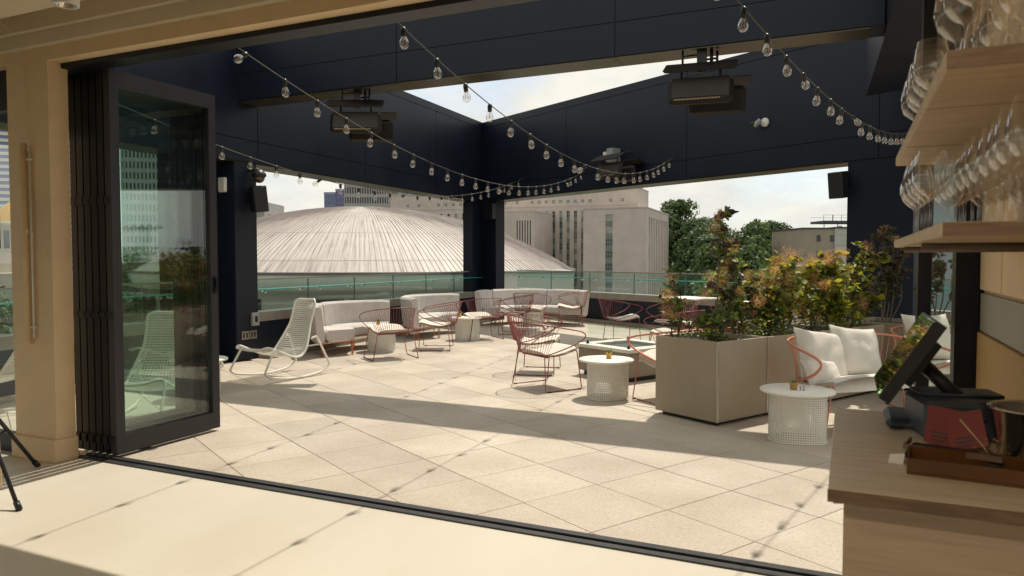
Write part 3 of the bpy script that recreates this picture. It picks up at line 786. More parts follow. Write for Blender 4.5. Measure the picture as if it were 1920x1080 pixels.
# cushioned wire love seat
ls = wire_chair('wire_sofa', 'copper wire love seat with big pale cushions against the planter row', COPPER, 'copper wire love seats', (.17, 7.22, 0), R(-46 - 90), W=.72, wires=12, cat='sofa')
cush = []
def cushion(label, loc, rot, sx, sy, th, m_=FABW, name='cushion', group='pale scatter cushions on the love seats'):
    nx = 14; vs = []; fs = []
    for side in (1, -1):
        for i in range(nx + 1):
            for j in range(nx + 1):
                u, v = -1 + 2 * i / nx, -1 + 2 * j / nx
                pinch = 1 - .10 * (1 - u * u) * (abs(v)) ** 3 - 0; pv = 1 - .10 * (1 - v * v) * abs(u) ** 3
                x, y = u * sx / 2 * pv, v * sy / 2 * pinch
                t_ = ((1 - abs(u) ** 3.0) * (1 - abs(v) ** 3.0)) ** .45
                wr = .10 * mnoise.noise(Vector((u * 2.3 + loc[0] * 7, v * 2.3, side * 3.1))) + .05 * mnoise.noise(Vector((u * 6, v * 6 + loc[1], side)))
                vs.append((x, y, side * th / 2 * t_ * (1 + wr * 2.0)))
    A = (nx + 1) ** 2
    for i in range(nx):
        for j in range(nx):
            a = i * (nx + 1) + j; q = (a, a + nx + 1, a + nx + 2, a + 1)
            fs.append(q); fs.append(tuple(A + k for k in q[::-1]))
    m = MB(); m.add(vs, fs, 0, True); o = m.build(name, m_)
    o.location = loc; o.rotation_euler = rot; tag(o, label, 'cushion', group); return o
def cush_on(base, face, side, up, tilt, label, sx=.50, sy=.50, th=.21, back=.16, roll=0):
    # local frame of the seat: forward f, right r
    f = Vector((math.cos(R(face)), math.sin(R(face)), 0)); r = Vector((f.y, -f.x, 0))
    c = Vector(base) + r * side - f * back + Vector((0, 0, up))
    o = cushion(label, (c.x, c.y, c.z), (0, 0, 0), sx, sy, th)
    M = Matrix.Rotation(R(face - 90), 4, 'Z') @ Matrix.Rotation(R(90 - tilt) , 4, 'X') @ Matrix.Rotation(R(roll), 4, 'Z')
    o.rotation_euler = M.to_euler(); return o
LF = -46
cush_on((.17, 7.22, 0), LF, .37, .625, -24, 'large pale cushion at the left end of the love seat', roll=9)
cush_on((.17, 7.22, 0), LF, -.03, .64, -22, 'large pale cushion in the middle of the love seat', roll=7)
cush_on((.17, 7.22, 0), LF, .50, .50, -38, 'small grey lumbar cushion under the love seat arm', .36, .25, .13, -.0, roll=6)
ls2 = dup(ls, (1.10, 8.60, 0), R(-60 - 90), 'copper wire love seat further back, right of the first one')
cush_on((1.10, 8.60, 0), -60, .30, .69, -20, 'pale cushion on the further love seat, left one')
cush_on((1.10, 8.60, 0), -60, -.25, .69, -20, 'pale cushion on the further love seat, right one')
ls3 = dup(ls, (-1.44, 8.04, 0), R(143 - 90), 'copper wire love seat hidden behind the planter, facing the fire table')
ls4 = dup(ls, (-.75, 10.9, 0), R(190 - 90), 'copper wire love seat behind the shrubs, facing left')
cush_on((-.75, 10.9, 0), 190, .25, .67, -20, 'pale cushion behind the shrubs')

# dining tables far behind
for k, (x, y, lab) in enumerate(((-2.75, 14.15, 'white topped dining table behind the left shrub'), (-1.35, 13.35, 'white topped dining table behind the middle shrubs'))):
    t = root('dining_table', lab, 'table', (x, y, 0), R(-29), 'white topped dining tables')
    MB().bev(-.42, .42, -.38, .38, .72, .75, .006).build('table_top', WHITE, t)
    for sx in (-1, 1):
        for sy in (-1, 1): m = MB(); m.tube([(sx * .37, sy * .33, 0), (sx * .37, sy * .33, .72)], .016, 6); m.build('leg', RED, t)

# ================================================================ BAR AND SHELVES
bar = root('bar_counter', 'pale wood bar counter in the right foreground', 'counter', (.25, 2.1, 0))
MB().bev(-.03, .515, 1.65, 2.56, .992, 1.02, .002).build('counter_top', PLYT, bar, True)
MB().box(-.031, .515, 1.646, 1.6495, .993, 1.019).build('front_edge', EDGE, bar, True)
MB().box(.0, .515, 1.69, 2.53, 0, .991).build('front_panel', PLYF, bar, True)
m = MB(); m.lathe([(0, 0), (.010, 0), (.012, .02), (0, .022)], 12, 0, Matrix.Translation((-.001, 1.80, .955)) @ Matrix.Rotation(R(-90), 4, 'Y')); m.build('knob', PLY, bar, True)
def shelf(label, z0, z1, ys, dz=0):
    t = root('wall_shelf', label, 'shelf', (.33, 2.2, z0), 0, 'wooden glass shelves above the bar')
    for a, b in zip(ys, ys[1:]):
        MB().bev(.145, .50, a + (.003 if a == ys[0] else .007), b - .007, z0, z1, .003).build('shelf_board', PLY, t, True)
    MB().box(.146, .50, ys[0] - .0015, ys[0] + .0035, z0 + .001, z1 - .001).build('front_edge', EDGE, t, True)
    for y in ((2.02, 2.62) if z0 < 1.7 else ()):
        m = MB(); m.tube([(.16, y, z0 - .010), (.50, y, z0 - .010)], .009, 8); m.build('support_rod', EDGE, t, True)
    return t
s1 = shelf('lower wooden shelf with rows of wine glasses above the bar', 1.537, 1.562, [1.45, 2.05, 2.90])
s2 = shelf('upper wooden shelf with wine glasses, its boards seen from below', 1.820, 1.852, [1.45, 1.82, 2.42, 2.90])
prof = [(.036, .0), (.036, .002), (.02, .006), (.006, .012), (.0038, .03), (.0036, .085), (.006, .098), (.022, .108), (.037, .125), (.0445, .148), (.0455, .165), (.041, .195), (.034, .226), (.0325, .228)]
def wine(x, y, z, lab, grp, first=[None]):
    if first[0] is None:
        m = MB(); m.lathe(prof, 20); o = m.build('wine_glass', WG); first[0] = o
    else:
        o = first[0].copy(); col.objects.link(o)
    o.location = (x, y, z); o.rotation_euler = (0, 0, rnd.uniform(0, 3)); k = rnd.uniform(.98, 1.02); tag(o, lab, 'wine glass', grp); return o
ORD = ['nearest', 'second', 'third', 'fourth', 'fifth', 'sixth', 'seventh', 'eighth', 'ninth', 'tenth', 'eleventh', 'twelfth']
ROW = ['left edge', 'second', 'third', 'innermost']
for i in range(4):
    for j in range(12):
        x, y = .197 + i * .098, 1.55 + j * .121
        if y > 2.86: continue
        if not (i == 0 and y < 2.2):
            wine(x + rnd.uniform(-.004, .004), y + rnd.uniform(-.006, .006), 1.562, 'lower shelf wine glass, %s from us in the %s file' % (ORD[j], ROW[i]), 'wine glasses on the lower shelf')
        if i < 4 and not (i == 0 and 1.9 < y < 2.25): wine(x + rnd.uniform(-.004, .004), y + rnd.uniform(-.006, .006), 1.852, 'upper shelf wine glass, %s from us in the %s file' % (ORD[j], ROW[i]), 'wine glasses on the upper shelf')

# till
till = root('till', 'black touch screen till tilted on an arm on the bar', 'till', (.2, 2.25, 1.02))
from math import cos, sin
# screen slab: bottom (x .075,z 1.12) to top (x .215,z 1.36) spanning y 2.14..2.46
def slab(mb, off0, off1, y0, y1, s0, s1, mi=0):
    b = Vector((.078, 0, 1.134)); u = Vector((.205 - .078, 0, 1.339 - 1.134)).normalized(); nrm = Vector((-u.z, 0, u.x)) 
    L_ = .242
    q = []
    for off in (off0, off1):
        for (y, s_) in ((y0, s0), (y1, s0), (y1, s1), (y0, s1)):
            p = b + u * (L_ * s_) + nrm * off; q.append((p.x, y, p.z))
    mb.hull8([q[k] for k in (0, 1, 2, 3, 4, 5, 6, 7)], mi)
m = MB(); slab(m, -.030, -.001, 2.14, 2.50, 0, 1); m.build('screen_body', BLACK, till, True)
m = MB(); slab(m, -.055, -.030, 2.20, 2.44, .25, .80); m.build('rear_housing', BLACK, till, True)
SCR = mat('screen_glass', (.012, .014, .016), .03, 0); SCR.node_tree.nodes['Principled BSDF'].inputs['Specular IOR Level'].default_value = 1.0
SCR.node_tree.nodes['Principled BSDF'].inputs['Coat Weight'].default_value = 1.0; SCR.node_tree.nodes['Principled BSDF'].inputs['Coat IOR'].default_value = 2.2; SCR.node_tree.nodes['Principled BSDF'].inputs['Coat Roughness'].default_value = .02
m = MB(); slab(m, 0.0, .002, 2.145, 2.495, .015, .985); m.build('screen', SCR, till, True)
m = MB(); m.tube([(.175, 2.30, 1.225), (.25, 2.30, 1.15), (.31, 2.31, 1.09)], [.02, .018, .022], 8); m.build('arm', BLACK, till, True)
LED = bpy.data.materials.new('green_led'); LED.use_nodes = True; LED.node_tree.nodes['Principled BSDF'].inputs['Emission Color'].default_value = (.2, 1, .1, 1); LED.node_tree.nodes['Principled BSDF'].inputs['Emission Strength'].default_value = .8
m = MB(); slab(m, .002, .004, 2.165, 2.171, .03, .055); m.build('power_light', LED, till, True)
MB().bev(.105, .30, 2.30, 2.50, 1.020, 1.05, .012).build('base_plate', BLUEBLK, till, True)
pr_ = root('receipt_printer', 'dark receipt printer box behind the red cards', 'printer', (.285, 2.30, 1.02), R(12))
MB().bev(-.115, .11, -.09, .10, .0, .105, .012).build('housing', BLUEBLK, pr_)
MB().bev(-.105, .10, -.02, .09, .1055, .115, .004).build('lid', BLUEBLK, pr_)
MB().box(-.05, .03, -.093, -.089, .055, .062).build('paper_slot', BLACK, pr_)
REDC = mat('red_card', (.17, .022, .02), .6, 0, .12, 30)
for k, (x, y, rz, ti, lab) in enumerate(((.228, 2.125, -2, 70, 'red printed card leaning on the printer, left one'), (.275, 2.105, -16, 62, 'red printed card leaning on the printer, tilted right one'))):
    t = root('card', lab, 'card', (x, y, 1.062), R(rz)); t.rotation_euler = (R(ti - 90), R(8 - 26 * k), R(rz))
    MB().box(-.042, .042, -.0008, .0008, -.035, .06).build('sheet', REDC, t)
    m = MB()
    for j in range(3): m.box(-.028, .02 - j * .008, -.0016, -.0009, -.008 - j * .010, -.004 - j * .010)
    m.build('print', BLACK, t)
# stacked dark tip trays, wooden tray, folded paper, bucket, sprig
t = root('tip_tray', 'dark plastic tip trays stacked in front of the printer', 'tray', (.235, 2.0, 1.02), R(-14))
MB().bev(-.10, .10, -.045, .045, .0, .012, .004).bev(-.095, .105, -.04, .048, .0125, .022, .004).build('tray_body', BLACK, t)
m = MB(); m.box(-.10, .10, -.047, -.043, .022, .034).box(-.10, -.096, -.045, .045, .022, .034); m.build('tray_rim', EDGE, t)
t = root('serving_tray', 'shiny amber brown tray at the front of the bar', 'tray', (.33, 1.87, 1.02), R(-5))
m = MB(); m.bev(-.20, .22, -.055, .075, 0, .007, .002); m.build('tray_base', AMBER, t)
m = MB(); m.box(-.20, .22, -.055, -.050, .007, .036).box(-.20, .22, .07, .075, .007, .036).box(-.20, -.195, -.0495, .0695, .007, .036).box(.215, .22, -.0495, .0695, .007, .036); m.build('tray_side', AMBER, t)
t = root('folded_paper', 'small folded white paper at the left end of the amber tray', 'paper', (.112, 1.935, 1.02), R(-8))
m = MB(); m.box(-.016, .016, -.018, .018, 0, .0015); m.add([(-.016, -.018, .0016), (.016, -.018, .006), (.016, .018, .018), (-.016, .018, .012)], [(0, 1, 2, 3)]).add([(-.016, -.018, .0016), (-.016, .018, .0016), (-.016, .018, .012)], [(0, 1, 2)]).add([(.016, -.018, .0016), (.016, -.018, .006), (.016, .018, .018), (.016, .018, .0016)], [(0, 1, 2, 3)]).add([(-.016, -.018, .0016), (.016, -.018, .0016), (.016, -.018, .006)], [(0, 1, 2)])
m.build('sheet', WHITEP, t)
bk = root('metal_bucket', 'polished metal bucket at the right end of the bar', 'bucket', (.405, 2.06, 1.02))
MIR = mat('polished_steel', (.62, .58, .52), .12, 1.0, .05, 6)
m = MB(); m.lathe([(0, .001), (.068, .001), (.072, .01), (.086, .118), (.092, .124), (.093, .128), (.089, .131), (.084, .127), (.078, .06), (.068, .012), (0, .012)], 40); m.build('bucket_body', MIR, bk)
m = MB(); m.tube([(.093 * math.cos(k * 2 * math.pi / 40), .093 * math.sin(k * 2 * math.pi / 40), .128) for k in range(40)], .0035, 6, closed=True); m.build('rim', MIR, bk)
sp = root('dried_sprig', 'dried grass sprig in a tiny holder in front of the red cards', 'sprig', (.318, 1.965, 1.02))
m = MB(); m.tube([(.0, 0, 0), (-.03, .0, .05), (-.075, .01, .105)], .0014, 4); m.build('stem', PLY, sp)
m = MB()
for k in range(70):
    a = rnd.uniform(0, 1); p = Vector((rnd.gauss(-.01, .02), rnd.gauss(0, .01), .01 + a * .06)); d = Vector((rnd.uniform(-1, 1), rnd.uniform(-1, 1), rnd.uniform(0, 1))) * .006
    m.add([p, p + d, p + d * .5 + Vector((.003, 0, .002))], [(0, 1, 2)])
m.build('grass_heads', mat('dry_grass', (.30, .18, .07), .8), sp)

# ================================================================ LEFT INTERIOR BITS
st = root('speaker_stand', 'black tripod stand with rubber feet at the far left edge', 'tripod stand', (-5.02, 2.78, 0))
m = MB(); m.tube([(0, 0, .25), (0, 0, 1.55)], .016, 8); m.build('pole', BLACK, st)
for k, (fx, fy) in enumerate(((.57, -.09), (-.26, .55), (-.35, -.42))):
    m = MB(); m.tube([(0, 0, .66), (fx * .95, fy * .95, .03)], .013, 8); m.build('leg', BLACK, st)
    m = MB(); m.tube([(fx * .93, fy * .93, .045), (fx, fy, .008)], .019, 8); m.build('rubber_foot', BLACK, st)
    m = MB(); m.tube([(0, 0, .30), (fx * .48, fy * .48, .345)], .008, 6); m.build('brace', BLACK, st)
MB().lathe([(.028, .62), (.03, .64), (.03, .70), (.022, .72)], 10).build('collar', BLACK, st)
sk_ = root('loudspeaker', 'black loudspeaker on the tripod stand at the far left edge', 'loudspeaker', (-5.03, 2.76, 1.55), R(38))
MB().bev(-.14, .14, -.15, .15, 0, .52, .015).build('cabinet', BLACK, sk_)
MB().box(-.12, .12, -.156, -.151, .03, .49).build('grille', mat('speaker_grille', (.02, .02, .02), .8), sk_)
tb = root('wall_tube', 'slim beige tube with cord hanging on the beige pilaster', 'wall tube', (-5.50, 3.42, .87))
m = MB(); m.tube([(0, 0, 0), (0, 0, 1.47)], .021, 10); m.build('tube', BEIGE, tb)
m = MB(); m.tube([(.055, .01, .04), (.055, .01, 1.42)], .007, 6); m.build('back_strip', WHITEP, tb)
m = MB(); m.tube(crom([(.02, .0, 1.44), (.06, .0, 1.42), (.055, 0, 1.52), (.035, 0, 1.8), (.02, .0, 2.13), (.0, -.05, 2.26), (-.005, -.2, 2.32), (-.005, -.30, 2.38)], 4), .004, 5); m.build('cord', BEIGEC, tb)
for z in (.12, 1.35): m = MB(); m.box(-.02, .065, .005, .028, z - .008, z + .008); m.build('clip', WHITEP, tb)
LAMPM = bpy.data.materials.new('lit_lamp'); LAMPM.use_nodes = True; LAMPM.node_tree.nodes['Principled BSDF'].inputs['Emission Color'].default_value = (1, .82, .58, 1); LAMPM.node_tree.nodes['Principled BSDF'].inputs['Emission Strength'].default_value = 5
def spotlight(label, x, y, aim, power):
    sl = root('ceiling_spotlight', label, 'spotlight', (x, y, 2.735), 0, 'round white ceiling spotlights')
    m = MB(); m.lathe([(.048, .0), (.060, .0), (.060, .31), (.0, .31)], 28); m.build('housing', WHITEP, sl)
    m = MB(); m.lathe([(.048, .0), (.038, .02), (.018, .035), (.0175, .036)], 20); m.build('reflector', MIR, sl)
    m = MB(); m.lathe([(.0, .033), (.017, .034)], 12); m.build('lamp', LAMPM, sl)
    ld = bpy.data.lights.new('spot_beam', 'SPOT'); ld.energy = power; ld.spot_size = R(110); ld.spot_blend = .9; ld.shadow_soft_size = .03; ld.color = (1, .80, .56)
    lo = bpy.data.objects.new('spot_beam', ld); col.objects.link(lo); lo.parent = sl; lo.location = (0, 0, .0 - .004)
    lo.rotation_euler = (Vector((x, y, 2.735)) - Vector(aim)).to_track_quat('Z', 'Y').to_euler()
spotlight('round white ceiling spotlight at the top left', -3.50, 2.40, (-3.5, 2.4, 0), 14)
spotlight('added fill spotlight out of view above the middle of the room', -1.7, .6, (-1.2, .8, 0), 30)  # added lamp outside the view, brightens the dim room
spotlight('added fill spotlight out of view, brightening the bar', -.35, -.1, (.25, 1.7, .9), 43)  # added lamp outside the view, power set to brighten the bar
TC = root('hanging_cable', 'thin pale cable hanging at the far left edge by the speaker', 'cable', (-4.86, 2.72, 0))
m = MB(); m.tube(crom([(0.04, 0.06, 1.56), (.05, .07, 1.2), (.035, .07, .7), (.04, .08, .35), (0.02, .1, .05)], 4), .005, 5); m.build('cable', BEIGE, TC)

# ================================================================ HEATERS, SPEAKERS, CAMERAS
def heater(label, loc, rz, mount=True, first=None):
    t = root('patio_heater', label, 'heater', loc, rz, 'bronze overhead patio heaters')
    # local: x right, -y towards us; z=0 centre of the body
    def body(sgn, dx, dz, tilt, wl, name):
        M = Matrix.Translation((dx, sgn * -.12, dz)) @ Matrix.Rotation(R(tilt) * sgn, 4, 'X')
        m = MB(); m.bev(-wl / 2, wl / 2, -.05, .05, -.15, .15, .042, 0, M); b = m.build(name, HEAT, t)
        m = MB(); m.bev(-wl / 2 + .045, wl / 2 - .045, -.055 if sgn > 0 else .051, -.051 if sgn > 0 else .055, -.09, .13, .0015, 0, M); m.build('front_mesh', mat('heater_mesh_%s' % name[-4:], (.10, .08, .055), .5, .4, .3, 90) if 'hm' not in MATS else MATS['hm'], b)
        m = MB()
        for k in range(34):
            x = -wl / 2 + .07 + k * (wl - .2) / 34; m.box(x, x + .006, (-.06 if sgn > 0 else .056), (-.0555 if sgn > 0 else .06), -.122, -.108, 0, M)
        m.build('vent_slots', mat('vent_bright', (.45, .32, .16), .4, .6) if 'vent_bright' not in MATS else MATS['vent_bright'], b)
        return b
    body(1, 0, 0, -14, .68, 'front_body')
    body(-1, .16, -.07, -14, .60, 'rear_body')
    m = MB(); M = Matrix.Translation((0, -.14, .245)) @ Matrix.Rotation(R(16), 4, 'X')
    m.hull8([M @ Vector(p) for p in [(-.36, -.13, -.035), (.36, -.13, -.035), (.36, .10, .03), (-.36, .10, .03), (-.385, -.14, -.01), (.385, -.14, -.01), (.37, .10, .045), (-.37, .10, .045)]]); m.build('hood', HEAT, t)
    m = MB(); M = Matrix.Translation((.20, .24, .15)) @ Matrix.Rotation(R(-14), 4, 'X'); m.bev(-.3, .3, -.12, .12, 0, .014, .003, 0, M); m.build('rear_hood', HEAT, t)
    m = MB()
    for x in (-.2, .2): m.tube([(x, -.12, .12), (x, -.10, .24)], .014, 6)
    m.build('hood_stay', BLACK, t)
    if mount:
        m = MB(); m.box(-.05, .05, -.03, .07, .22, .50); m.build('mount', BLACK, t)
        for pp_, rr_ in (([(.10, .02, .3), (.10, .02, .49)], .018), ([(.05, .02, .36), (.16, 0, .36)], .012), ([(-.05, .02, .42), (-.2, -.02, .40)], .009), ([(-.2, -.02, .30), (-.2, -.02, .46)], .012), ([(.16, 0, .28), (.16, 0, .44)], .014)):
            m = MB(); m.tube(pp_, rr_, 8); m.build('gas_pipe', BLACK, t)
        m = MB(); m.lathe([(0, 0), (.014, 0), (.014, .03), (0, .03)], 8, 0, Matrix.Translation((.08, -.05, .26))); m.build('valve', STEEL, t)
    return t
MATS['hm'] = mat('heater_mesh', (.028, .021, .014), .55, 0, .3, 90)
heater('bronze patio heater hanging from the cross beam at the left', (-6.03, 8.18, 3.30), R(26))
heater('bronze patio heater hanging from the cross beam at the right', (-1.47, 8.12, 3.28), R(6))
h3 = heater('bronze patio heater on the far right beam behind the string lights', tuple(rp(4.95, .34, 3.16)), R(-29), False)
def wallbox(name, label, cat, f, s, n, z, dx, dn, dz, m_, extra=None):
    t = root(name, label, cat, f(s, n, z)); m = MB()
    obox(m, f, s - dx / 2, s + dx / 2, n + .002, n + dn, z - dz / 2, z + dz / 2); m.build('body', m_, t, True); return t
b = wallbox('floodlight', 'grey floodlight box above the far heater', 'floodlight', rp, 4.72, .02, 3.50, .16, .22, .26, GREYP)
m = MB(); obox(m, rp, 4.50, 4.62, .06, .20, 3.42, 3.58); m.build('lamp_head', WHITEP, b, True)
m = MB(); m.tube([rp(4.8, .12, 3.52), rp(5.12, .05, 3.54)], .012, 6); m.build('arm', BLACK, b, True)
b = root('security_camera', 'white dome security camera on the right beam beside the heater', 'camera', rp(7.98, .0, 3.66))
m = MB(); m.lathe([(0, 0), (.07, 0), (.07, .03), (0, .031)], 16, 0, Matrix.Translation(rp(8.03, .014, 3.66)) @ RN.to_track_quat('Z', 'Y').to_matrix().to_4x4()); m.build('bracket', WHITEP, b, True)
m = MB(); m.lathe([(0, -.07), (.035, -.065), (.042, -.04), (.042, .05), (.032, .07), (0, .072)], 14, 0, Matrix.Translation(rp(7.95, .12, 3.65)) @ Matrix.Rotation(R(50), 4, 'Y')); m.build('camera_body', GREYP, b, True)
m = MB(); m.lathe([(0, 0), (.03, .0), (.035, .02), (0, .03)], 12, 0, Matrix.Translation(rp(7.90, .165, 3.64)) @ RN.to_track_quat('Z', 'Y').to_matrix().to_4x4()); m.build('lens', BLACK, b, True)
# left column equipment
t = root('dome_camera', 'dark dome security camera hanging on the left column', 'camera', lp(.26, .16, 2.72))
m = MB(); Mx = Matrix.Translation(lp(.24, .17, 2.70)); m.lathe([(0, .09), (.05, .09), (.10, .03), (.105, .0), (.085, -.02), (0, -.021)], 20, 0, Mx); m.build('housing', BLACK, t, True)
m = MB(); m.lathe([(.082, -.022), (.075, -.06), (.045, -.095), (0, -.105)], 20, 0, Mx); m.build('dome', mat('smoked_dome', (.10, .075, .04), .1, .2), t, True)
m = MB(); m.tube([lp(.24, .0, 2.80), lp(.24, .17, 2.79)], .022, 8); m.build('arm', BLACK, t, True)
sp_ = root('wall_speaker', 'black wall loudspeaker on the left column under the dome camera', 'loudspeaker', lp(.2, .16, 2.33))
m = MB(); M = Matrix.Translation(lp(.22, .17, 2.36)) @ Matrix.Rotation(R(-28), 4, 'Z') @ Matrix.Rotation(R(6), 4, 'X'); m.bev(-.12, .12, -.10, .10, -.19, .19, .012, 0, M); m.build('cabinet', BLACK, sp_, True)
m = MB(); obox(m, lp, .16, .28, .0, .06, 2.28, 2.46); m.build('bracket', BLACKM, sp_, True)
t = root('wall_speaker', 'black wall loudspeaker on the right column beside the sky', 'loudspeaker', rp(9.36, .1, 2.55))
m = MB(); M = Matrix.Translation(rp(9.32, .10, 2.56)) @ Matrix.Rotation(R(-29), 4, 'Z') @ Matrix.Rotation(R(8), 4, 'X'); m.bev(-.11, .11, -.10, .10, -.19, .19, .012, 0, M); m.build('cabinet', BLACK, t, True)
m = MB(); obox(m, rp, 9.38, 9.44, -.10, .04, 2.5, 2.62); m.build('bracket', BLACKM, t, True)
t = root('junction_box', 'white box high on the near face of the left column', 'junction box', lp(-.1, -.15, 2.5))
m = MB(); M = Matrix.Translation(lp(-.115, -.18, 2.56)); m.bev(-.075, .075, -.03, .03, -.115, .10, .02, 0, M); m.build('cover', WHITEP, t, True)
t = root('control_box', 'small white control panel low on the left column', 'control panel', lp(.3, .02, .6))
m = MB(); obox(m, lp, .22, .355, .0, .035, .50, .69); m.build('cover', GREYP, t, True); m = MB(); obox(m, lp, .265, .32, .0352, .038, .55, .64); m.build('window', BLACK, t, True)
t = root('power_outlet', 'pair of steel covered power outlets near the floor on the left column', 'outlet', lp(.2, .02, .37))
for s0 in (.02, .18):
    m = MB(); obox(m, lp, s0, s0 + .145, .0, .012, .31, .43); m.build('cover_plate', STEEL, t, True)
    m = MB(); obox(m, lp, s0 + .03, s0 + .05, .0122, .02, .335, .405); obox(m, lp, s0 + .09, s0 + .11, .0122, .02, .335, .405); m.build('socket', BLACK, t, True)

# ================================================================ STRING LIGHTS
m = MB(); m.lathe([(0, -.118), (.010, -.1165), (.020, -.109), (.0255, -.096), (.0265, -.084), (.0225, -.070), (.0150, -.056), (.0125, -.046)], 14)
m.v = [(x * 1.15, y * 1.15, z * 1.15) for x, y, z in m.v]; BULB = m.build('bulb', GLB).data; bpy.data.objects.remove(bpy.data.objects['bulb'])
m = MB(); m.lathe([(0, -.052), (.0145, -.050), (.0150, -.03), (.0165, -.028), (.0165, -.006), (.008, .006), (0, .007)], 10)
m.v = [(x * 1.15, y * 1.15, z * 1.15) for x, y, z in m.v]; SOCKM = m.build('lamp_socket', SOCK).data; bpy.data.objects.remove(bpy.data.objects['lamp_socket'])
m = MB()
for k in range(2):
    a = k * 3.14; m.tube([(.002 * math.cos(a), .002 * math.sin(a), -.052), (.008 * math.cos(a), .008 * math.sin(a), -.062), (.009 * math.cos(a), .009 * math.sin(a), -.096)], .0016, 4)
m.v = [(x * 1.15, y * 1.15, z * 1.15) for x, y, z in m.v]; FILM = m.build('filament', FIL).data; bpy.data.objects.remove(bpy.data.objects['filament'])
def string(label, a, b, sag, off=.2, n=None, lean=()):
    t = root('string_light', label, 'string lights', a, 0, 'festoon string lights over the terrace')
    A, B = Vector(a), Vector(b); L_ = (B - A).length; n = n or int(L_ / .425)
    def P(s): p = A.lerp(B, s); p.z -= 4 * sag * s * (1 - s); return p
    m = MB(); m.tube([P(k / 60) for k in range(61)], .0042, 5); m.build('cable', CABLE, t, True)
    for k in range(n):
        s = (off + k) * .44 / L_
        if s > .995: break
        p = P(s) - A
        so = link('lamp_socket', SOCKM, t); so.location = p
        tx = rnd.gauss(0, .07); ty = rnd.gauss(0, .07)
        if rnd.random() < .14: tx = rnd.choice((-1, 1)) * rnd.uniform(.6, 1.1); ty = rnd.uniform(-.5, .5)
        so.rotation_euler = (tx, ty, rnd.uniform(0, 3))
        bu = link('bulb', BULB, so); fi = link('filament', FILM, so)
    return t
string('string of clear bulbs starting at the left of the header', (-3.93, 3.89, 2.995), tuple(rp(3.78, .02, 3.30)), .62, .35)
string('string of clear bulbs starting at the middle of the header', (-2.60, 3.89, 2.995), tuple(rp(6.16, .02, 3.34)), .60, .3)
string('string of clear bulbs running towards the upper right', (-.67, 3.89, 3.0), tuple(rp(10.3, .02, 3.20)), .30, .25)
string('string of clear bulbs furthest left, ending at the far corner', (-5.85, 3.89, 2.98), tuple(rp(1.75, .02, 3.34)), .68, .30)
# filament parented deeper stays with its socket

# ================================================================ PLANTS IN THE PLANTERS
LEAFS = [leafmat('leaf_green', (.12, .19, .035), .45), leafmat('leaf_lime', (.40, .38, .045), .6), leafmat('leaf_bronze', (.095, .085, .035), .35), leafmat('leaf_purple', (.055, .035, .03), .25)]
PLUME = leafmat('smoke_plume', (.80, .45, .20), .55, .9)
STEM = mat('shrub_stem', (.14, .10, .07), .8, 0, .3, 30)
def leafquad(m, p, d, nrm, l, w, mi):
    s_ = d.cross(nrm).normalized() * w; f = nrm * (-w * .35)
    a = p; b = p + d * l * .45 + s_ + f * -1; c = p + d * l; e = p + d * l * .45 - s_ - f
    mid = p + d * l * .5
    b2 = p + d * l * .78 + s_ * .72 - f * .7; e2 = p + d * l * .78 - s_ * .72 - f * .7
    m.add([a, b, b2, c, e2, e, mid], [(0, 1, 6), (1, 2, 6), (2, 3, 6), (3, 4, 6), (4, 5, 6), (5, 0, 6)], mi, True)
